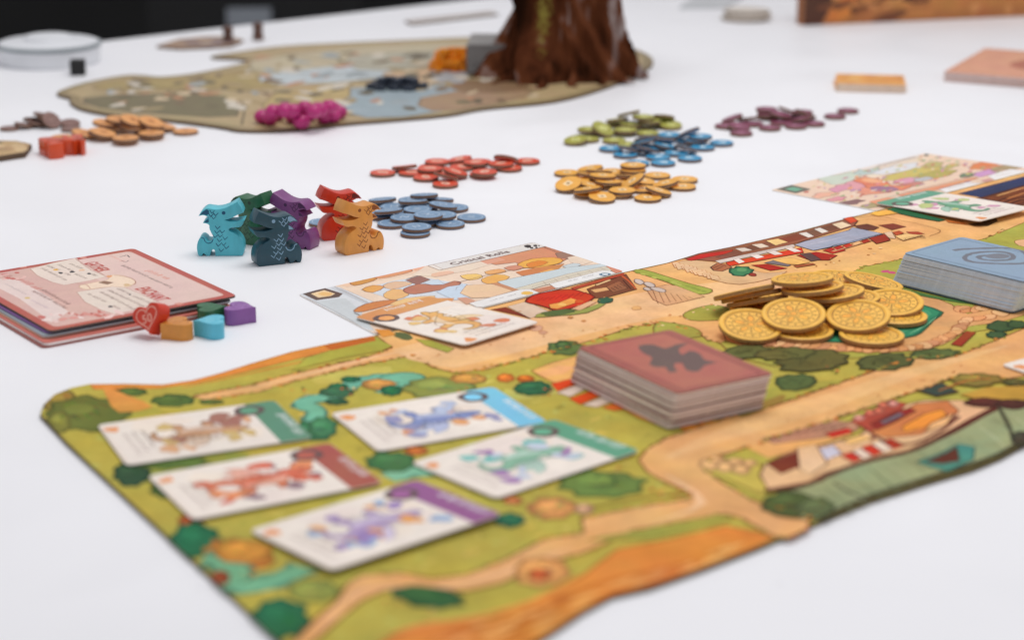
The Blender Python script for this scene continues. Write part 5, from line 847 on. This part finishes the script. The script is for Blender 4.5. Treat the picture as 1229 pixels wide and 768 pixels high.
for q, c in [([(110, 104), (150, 95), (240, 92), (330, 80), (330, 106), (240, 108), (140, 110)], (166, 144, 92)), ([(100, 118), (180, 113), (270, 116), (285, 140), (200, 138), (120, 130)], (116, 106, 74)), ([(300, 74), (420, 58), (560, 52), (580, 62), (440, 72), (330, 92)], (190, 176, 146)), ([(310, 92), (400, 80), (480, 80), (460, 94), (340, 102)], (188, 196, 198)),
             ([(420, 68), (520, 62), (560, 66), (500, 82), (430, 84)], (178, 172, 152)), ([(400, 108), (520, 102), (560, 106), (530, 134), (440, 142), (410, 128)], (150, 164, 170)), ([(330, 112), (420, 104), (400, 130), (320, 140)], (184, 160, 106)), ([(505, 118), (600, 104), (640, 112), (600, 124), (520, 134)], (160, 130, 100)), ([(540, 100), (600, 96), (640, 108), (560, 112)], (134, 104, 74)), ([(460, 88), (540, 84), (545, 98), (480, 100)], (206, 172, 132)), ([(520, 80), (560, 84), (556, 100), (520, 98)], (168, 172, 174))]:
    a.poly(q, c, 2, rim=tuple(z * .88 for z in c), d=1.5, line=(120, 100, 76), lw=.7)
for q in ([(110, 112), (190, 106), (300, 110), (400, 116)], [(240, 118), (290, 122), (290, 150)], [(300, 84), (420, 92), (520, 92)], [(340, 66), (440, 78), (560, 76)]): a.line(q, 1.4, (104, 92, 66), 3)
for i in range(150):
    x = random.uniform(130, 640); t = (x - 130) / 510; y = random.uniform(100 - 42 * t, 134 - 14 * t) if x < 300 else random.uniform(70 - 16 * (x - 300) / 340, 142 - 24 * max(0, (x - 380) / 260))
    a.blob(x, y, random.uniform(4, 13), random.uniform(1.2, 3), random.choice([(206, 184, 150), (120, 98, 70), (160, 140, 100), (206, 196, 180), (112, 100, 70), (188, 132, 96), (150, 158, 160), (96, 84, 60)]), random.uniform(-.3, .2), 10, .25)
a.build('printed_artwork', PRINT, board, TBZ)
# tree trunk: fluted, flaring into roots
def bark():
    m, nt, b = nodes('painted_bark'); tc = nt.nodes.new('ShaderNodeTexCoord'); mp = nt.nodes.new('ShaderNodeMapping'); mp.inputs['Scale'].default_value = (1, 1, .14); nt.links.new(tc.outputs['Object'], mp.inputs[0])
    n = N(nt, 'ShaderNodeTexNoise', Scale=46.0, Detail=6.0, Roughness=.58, Distortion=.8); nt.links.new(mp.outputs[0], n.inputs['Vector'])
    cr = nt.nodes.new('ShaderNodeValToRGB'); nt.links.new(n.outputs[0], cr.inputs[0]); r = cr.color_ramp
    for e, (p, c) in zip([r.elements[0], r.elements[1], r.elements.new(.47), r.elements.new(.56)], [(.34, (34, 19, 12)), (.74, (124, 74, 48)), (0, 0), (0, 0)][:2] + [(.45, (78, 42, 26)), (.58, (104, 60, 38))]): e.position = p; e.color = (*lin(c), 1)
    # moss that grows on one buttress
    sp = nt.nodes.new('ShaderNodeSeparateXYZ'); nt.links.new(tc.outputs['Object'], sp.inputs[0])
    vm = nt.nodes.new('ShaderNodeVectorMath'); vm.operation = 'DISTANCE'; vm.inputs[1].default_value = (-.026, -.040, .012); m2 = nt.nodes.new('ShaderNodeMapping'); m2.inputs['Scale'].default_value = (1.5, .7, .42); nt.links.new(tc.outputs['Object'], m2.inputs[0]); nt.links.new(m2.outputs[0], vm.inputs[0]); vm.inputs[1].default_value = (-.022, -.027, .020)
    n2 = N(nt, 'ShaderNodeTexNoise', Scale=320.0, Detail=3.0); nt.links.new(tc.outputs['Object'], n2.inputs['Vector'])
    ad = nt.nodes.new('ShaderNodeMath'); ad.operation = 'MULTIPLY_ADD'; nt.links.new(n2.outputs[0], ad.inputs[0]); ad.inputs[1].default_value = .010; nt.links.new(vm.outputs['Value'], ad.inputs[2])
    mr = N(nt, 'ShaderNodeMapRange'); mr.inputs[1].default_value = .0195; mr.inputs[2].default_value = .0165; nt.links.new(ad.outputs[0], mr.inputs[0])
    mx = nt.nodes.new('ShaderNodeMix'); mx.data_type = 'RGBA'; nt.links.new(mr.outputs[0], mx.inputs[0]); nt.links.new(cr.outputs[0], mx.inputs[6]); mx.inputs[7].default_value = (*lin((146, 136, 66)), 1)
    nt.links.new(mx.outputs[2], b.inputs['Base Color']); b.inputs['Roughness'].default_value = .95; b.inputs['Specular IOR Level'].default_value = 0
    bp = N(nt, 'ShaderNodeBump', Strength=.55, Distance=.002); nt.links.new(n.outputs[0], bp.inputs['Height']); nt.links.new(bp.outputs[0], b.inputs['Normal'])
    return m
tx, ty = W(676, 90, TBZ)
tree = empty('model_tree', (tx, ty, TBZ)); tag(tree, 'brown model tree trunk with flaring roots and moss standing on the round board', 'model tree')
BK = bark(); v, f = [], []; SEG, RINGS = 240, 60; HT = 175.0
fl = [(random.uniform(0, 6.28), random.uniform(.5, 1)) for _ in range(6)]
for k in range(RINGS + 1):
    t = k / RINGS; z = HT * t ** 1.25
    base = 37 + 17 * math.exp(-z / 17) + 2.5 * math.sin(z / 11 + .6) if z < 110 else 36 + 2.5 * math.sin(z / 11 + .6) + (z - 110) * .35
    for i in range(SEG):
        th = 2 * math.pi * i / SEG + .10 * math.sin(z / 22)
        tw = th + .012 * z + .25 * math.sin(z / 30 + 2 * th); fl_ = .9 * (1 - 1.9 * abs(math.sin(3.5 * tw + .4)) ** .8) + .5 * (1 - 1.9 * abs(math.sin(6 * tw + 1.3 + .02 * z)) ** .7) + .22 * math.sin(17 * tw) + .12 * math.sin(29 * tw + z / 9)
        amp = 4.6 + 4.6 * math.exp(-z / 22)
        r = base + amp * fl_ + 1.2 * math.sin(z / 6 + 3 * th)
        v.append((r * math.cos(th), r * math.sin(th) * .74, z))
for k in range(RINGS):
    for i in range(SEG): j = (i + 1) % SEG; f.append((k * SEG + i, k * SEG + j, (k + 1) * SEG + j, (k + 1) * SEG + i))
f.append(tuple(range(RINGS * SEG, (RINGS + 1) * SEG)))
link('trunk', mesh('trunk', v, f, [BK], smooth=True), tree)
for ang, L, wd in [(-106, 76, 8), (-84, 62, 6), (-140, 66, 6), (-122, 60, 5), (-60, 58, 6), (-38, 60, 6), (-10, 60, 6), (-168, 62, 6)]:          # roots running out over the board
    bm = bmesh.new(); pr = []
    c, s = math.cos(math.radians(ang)), math.sin(math.radians(ang)) * .82
    for q in range(8):
        t = q / 7; d = 26 + (L - 26) * t; r = wd * (1 - .72 * t); h = 26 * (1 - t) ** 2.2 + 1.2; ring = []
        off = 3 * math.sin(q * 1.3 + ang)
        for i in range(8): al = math.pi * i / 7; ring.append(bm.verts.new((c * d - s * (r * math.cos(al) + off), s * d + c * (r * math.cos(al) + off), h * math.sin(al))))
        pr.append(ring)
    for q in range(7):
        for i in range(7): bm.faces.new((pr[q][i], pr[q + 1][i], pr[q + 1][i + 1], pr[q][i + 1]))
    bm.faces.new(list(reversed(pr[-1]))); bmesh.ops.recalc_face_normals(bm, faces=bm.faces[:]); link('root', from_bm('root', bm, [BK], smooth=True), tree)

# small things on the round board
def pieces(key, name, label, cat, group, me_fn, spots, col, rough=.4):
    m = pm(key, col, rough, .08, 300); ms = [me_fn(m, k) for k in range(3)]
    for i, (x, y, z) in enumerate(spots):
        o = link(name, ms[i % 3]); o.rotation_euler = (0, 0, random.uniform(0, 6.28)); X, Y = W(x, y, TBZ + (z if key == 'magenta_paint' else 0)); o.location = (X * MM, Y * MM, (TBZ + z) * MM); tag(o, label, cat, group)
def berry(m, k):
    bm = bmesh.new(); bmesh.ops.create_icosphere(bm, subdivisions=3, radius=4.9)
    rnd = random.Random(k)
    for q in bm.verts:
        n = q.co.normalized(); q.co *= 1 + .05 * math.sin(5 * n.x + k) * math.cos(6 * n.y + k) ; q.co.z *= .92; q.co.x *= (1.12, .95, 1.02)[k]
        if n.z > .9: q.co.z -= .5 * (n.z - .9) * 10
    return from_bm('berry', bm, [m], smooth=True)
B0 = 4.4
pieces('magenta_paint', 'berry_piece', 'magenta berry piece in the heap on the round board', 'berry piece', 'magenta berry pieces', berry, [(315, 140, B0), (333, 137, B0), (351, 140, B0), (362, 146, B0), (372, 137, B0), (389, 140, B0), (400, 139, B0), (342, 131, B0), (381, 131, B0), (401, 131, B0), (342, 133, B0 + 7.4), (366, 130, B0 + 7.0), (395, 128.5, B0 + 7.4), (377, 134, B0 + 7.6), (324, 142, B0), (358, 141, B0), (352, 133, B0 + 7.2), (385, 132, B0 + 7.4), (328, 134, B0 + 6.2), (407, 135, B0)], (176, 38, 110))
def chunk(sc_, sh):
    def fn(m, k):
        bm = prism(smoothed([(math.cos(t) * sc_ * (1 + .25 * math.sin(2 * t + k)), math.sin(t) * sc_ * (.7 + .2 * math.cos(3 * t + k))) for t in [i * math.pi / 4 for i in range(8)]], 2), 0, sh, .5, 2); return from_bm('piece', bm, [m, m], auto=50)
    return fn
pieces('navy_paint', 'ore_piece', 'black blue ore piece in the row on the round board', 'ore piece', 'black blue ore pieces', chunk(4.0, 4.0), [(446, 107, 0), (455, 109, 0), (464, 106, 0), (473, 109, 0), (482, 107, 0), (491, 109.5, 0), (500, 107, 0), (508, 106.5, 0), (452, 103.5, 0), (470, 103, 0), (488, 103.5, 0), (458, 107.5, 4.05), (468, 106, 4.05), (477.5, 108, 4.05), (487, 106.5, 4.05), (496, 108, 4.05)], (44, 52, 66))
sp = []
for lv, n in ((0, 7), (1, 6), (2, 5), (3, 3)):
    for i in range(n):
        for d in ((0, 3.4) if lv < 3 else (0,)): sp.append((520 + lv * 4.5 + i * (39 - lv * 5.2) / max(n - 1, 1) + random.uniform(-2, 2), 85 - d * 1.2 + random.uniform(-.9, .9), lv * 4.05))
pieces('orange_paint', 'spark_piece', 'orange piece in the heap beside the grey box on the round board', 'game piece', 'orange pieces', chunk(3.9, 4.0), sp, (240, 146, 22))
GB = pm('grey_card_sides', (128, 126, 126), .7, .1, 400, stretch=(1, 1, 12)); GT = pm('grey_card_back', (150, 146, 142), .5, .08, 100)
g0 = Vector(W(560, 90, TBZ)); g = empty('card_deck', (g0.x, g0.y, TBZ), math.radians(-3)); tag(g, 'tall deck of cards with grey sides standing against the model tree', 'card deck', 'decks of cards')
gme = from_bm('card', prism(rounded([(0, 0), (40, 0), (40, 50), (0, 50)], 2), 0, .72), [GT, GB])
for i in range(28): o = link('card', gme, g); place(o, (random.gauss(0, .15), random.gauss(0, .15), i * .76))

# ------------------------------------------------------------------ things on the table around the round board
WP = pm('white_plastic', (222, 224, 228), .35, .03, 60); GP = pm('grey_plastic_rim', (136, 144, 148), .4, .05, 60)
cx, cy = W(60, 75); tub = empty('plastic_tub', (cx, cy, 0)); tag(tub, 'round white plastic tub with a lid at the table edge', 'tub')
def lathe(name, prof, mat, parent, seg=72):
    v, f = [], []
    for x, z in prof: v += [(x * math.cos(2 * math.pi * i / seg), x * math.sin(2 * math.pi * i / seg), z) for i in range(seg)]
    for k in range(len(prof) - 1):
        for i in range(seg): j = (i + 1) % seg; f.append((k * seg + i, k * seg + j, (k + 1) * seg + j, (k + 1) * seg + i))
    f.append(tuple(range((len(prof) - 1) * seg, len(prof) * seg))); f.append(tuple(reversed(range(seg))))
    me = mesh(name, v, f, [mat], smooth=True); me.set_sharp_from_angle(angle=math.radians(35)); return link(name, me, parent)
lathe('tub_body', [(35, 0), (36, 1), (37, 12)], WP, tub); lathe('lid_rim', [(37.2, 12.1), (38, 12.6), (38, 14.2), (36, 15)], GP, tub); lathe('lid', [(35.8, 15.05), (34, 15.8), (19, 16.6), (18, 17), (17, 19.2), (15.5, 19.8)], WP, tub)
o = link('black_die', from_bm('black_die', prism(rounded([(-5.3, -5.3), (5.3, -5.3), (5.3, 5.3), (-5.3, 5.3)], 1), 0, 10.6, .7, 2), [M['black']] * 2, auto=50)); x, y = W(94, 90); place(o, (x, y, 0), (0, 0, .15)); tag(o, 'small black die standing alone in front of the white tub', 'die')
BRW = pm('brown_wood_piece', (92, 62, 50), .5, .12, 200)
for x, y, l in [(274, 53, 'dark brown wooden pawn at the tip of the small flat board'), (310, 48.5, 'dark brown wooden pawn standing apart on bare table')]:
    X, Y = W(x, y); o = empty('wooden_pawn', (X, Y, 0)); tag(o, l, 'pawn', 'dark brown pawns')
    lathe('pawn_body', [(4.2, 0), (4.4, 1), (4.0, 5), (3.4, 8)], BRW, o, 24); lathe('pawn_head', [(2.6, 7.9), (4.0, 9.2), (4.3, 11), (3.6, 12.8), (1.6, 13.8)], BRW, o, 24)
SB = pm('small_board_edge', (120, 96, 80), .8, .1, 200)
sb, sbc, sbo = sheet('small_board', [(188, 55), (214, 47), (246, 44), (276, 43.5), (292, 48), (278, 54), (250, 56), (215, 57.5)], 0, 2.2, [SB, SB], bevel=.3); tag(sb, 'small flat brown board lying beyond the round board near the pawns', 'board')
a = Art(sbc); a.local(inset(ccw(sbo), .6), (168, 138, 112)); [a.blob(random.uniform(212, 275), random.uniform(48, 54), 10, 1.6, random.choice([(140, 110, 96), (196, 170, 140), (122, 104, 110)]), 0, 10, .2) for _ in range(12)]; a.build('printed_artwork', PRINT, sb, 2.2)
st, stc, sto = sheet('score_strip', [(486, 25), (590, 13.5), (598, 17), (494, 29)], 0, 1.6, [M['greycore']] * 2); tag(st, 'narrow grey brown printed strip lying behind the tree', 'strip')
a = Art(stc); a.local(inset(ccw(sto), .5), (196, 186, 178)); [a.blob(490 + i * 8.5, 26 - i * .93, 3.2, 1.1, (150, 132, 122), 0, 8, .2) for i in range(12)]; a.build('printed_artwork', PRINT, st, 1.6)
# stacked pale discs, grey tray
PD = pm('pale_disc', (206, 196, 184), .5, .06, 100); PDE = pm('pale_disc_edge', (132, 118, 106), .7, .1, 100)
dx, dy = W(896, 24)
for i in range(3):
    o = link('pale_disc', disc('pale_disc', 19, 2.7, [PD, PDE if i != 1 else PD], 0, 56)); place(o, (dx + (-2, 1.5, 0)[i], dy + (0, -1, .5)[i], 1.35 + i * 2.72), (0, 0, i)); tag(o, ['pale beige disc at the bottom of the stack of three', 'pale beige disc in the middle of the stack of three', 'pale beige disc on top of the stack of three'][i], 'disc', 'stacked pale discs')
gt, gtc, gto = sheet('grey_card', [(815, 9), (838, -8), (905, -12), (872, 8)], 0, 2.0, [pm('pale_grey_card', (196, 198, 200), .5, .05, 50)] * 2, corner=2); tag(gt, 'pale grey card lying behind the stacked discs', 'card')
# game box at the far right
bx0 = Vector(W(964, 31.5)); bx1 = Vector(W(1229, 20)); bd = (bx1 - bx0).normalized(); bang = math.atan2(bd.y, bd.x)
box = empty('game_box', (bx0.x, bx0.y, 0), bang); tag(box, 'brown orange printed game box standing on edge on the far side of the table', 'box')
BXM = pm('box_cardboard', (150, 92, 52), .6, .12, 30)
link('box_body', from_bm('box_body', prism([(0, 0), (295, 0), (295, 14), (0, 14)], 0, 66, .8), [BXM] * 2), box)
a = Art(lambda x, y: (x, y), [(0.5, .5), (294, .5), (294, 65.5), (.5, 65.5)]); a.poly([(0, 0), (295, 0), (295, 66), (0, 66)], (176, 112, 62)); a.poly([(0, 0), (16, 0), (24, 16), (34, 66), (0, 66)], (84, 48, 30)); a.poly([(20, 4), (46, 6), (70, 22), (58, 40), (36, 26)], (206, 124, 56), 2); a.poly([(40, 10), (60, 12), (100, 46), (80, 60), (58, 34)], (84, 46, 28), 2)
a.poly([(76, 18), (112, 16), (120, 40), (90, 40)], (60, 34, 26), 2); a.poly([(112, 8), (200, 10), (290, 16), (290, 40), (200, 34), (130, 28)], (190, 124, 66), 2)
for i in range(70): a.blob(random.uniform(20, 290), random.uniform(3, 62), random.uniform(3, 14), random.uniform(1.5, 5), random.choice([(196, 130, 70), (158, 96, 52), (206, 142, 84), (138, 82, 46), (120, 70, 42)]), random.uniform(-.3, .5), 10, .25)
art = a.build('printed_side', PRINT, box); art.rotation_euler = (math.pi / 2, 0, 0); art.location = (0, -.0001, 0)
lid = link('box_lid_rim', from_bm('box_lid_rim', prism([(-1.2, -1.2), (296.2, -1.2), (296.2, 15.2), (-1.2, 15.2)], 60, 68, .6), [pm('box_lid', (110, 62, 38), .6, .1, 40)] * 2), box)
# two more decks on the table, one at each side of a gap
def plain_deck(label, p, ang, sx, sy, n, th, face, edge, mark, base=None):
    X, Y = W(*p); r = empty('card_deck', (X, Y, 0), math.radians(ang)); tag(r, label, 'card deck', 'decks of cards')
    fm = pm(label[:10] + '_f', face, .5, .08, 90); em = pm(label[:10] + '_e', edge, .7, .06, 300); me = from_bm('card', prism(rounded([(0, 0), (sx, 0), (sx, sy), (0, sy)], 2.4), 0, th * .92), [fm, em])
    for i in range(n):
        o = link('card', me, r); place(o, (random.gauss(0, .2), random.gauss(0, .2), i * th), (0, 0, random.gauss(0, .006) if i else .05 if base else 0))
    a = Art(lambda x, y: (x * sx, y * sy), [(.4, .4), (sx - .4, .4), (sx - .4, sy - .4), (.4, sy - .4)]); mark(a); a.build('printed_back', PRINT, o, th * .92)
plain_deck('deck of small cards with orange yellow backs near the plum tokens', (1004, 110.5), -8, 46, 40, 13, .42, (232, 166, 90), (230, 214, 196), lambda a: (a.poly([(.06, .05), (.94, .05), (.94, .95), (.06, .95)], (226, 158, 80)), [a.blob(random.random(), random.random(), .1, .07, random.choice([(236, 182, 104), (214, 140, 66)]), 0, 10, .2) for _ in range(20)]), True)
plain_deck('deck of large cards with salmon pink backs beyond the plant shop card', (1132, 98), -27, 85, 115, 12, .55, (212, 150, 120), (214, 194, 188), lambda a: (a.poly([(.05, .06), (.95, .06), (.95, .94), (.05, .94)], (218, 158, 128)), a.poly([(.4, .4), (.6, .3), (.7, .55), (.55, .75), (.42, .6)], (176, 104, 84), 2)), True)
# edge of another player's board at the left
ob, obc, obo = sheet('player_board', [(-90, 178), (-30, 168), (20, 169), (38, 173), (30, 183), (-10, 189), (-70, 200)], 0, 3.4, [M['boardedge']] * 2, bevel=.4); tag(ob, 'tan game board cut off by the frame beside the lying meeple', 'game board')
a = Art(obc); a.local(inset(ccw(obo), .8), (190, 156, 110)); [a.blob(random.uniform(-20, 28), random.uniform(171, 182), 8, 2, random.choice([(172, 140, 98), (206, 176, 130), (150, 126, 90)]), 0, 10, .2) for _ in range(14)]; a.build('printed_artwork', PRINT, ob, 3.4)
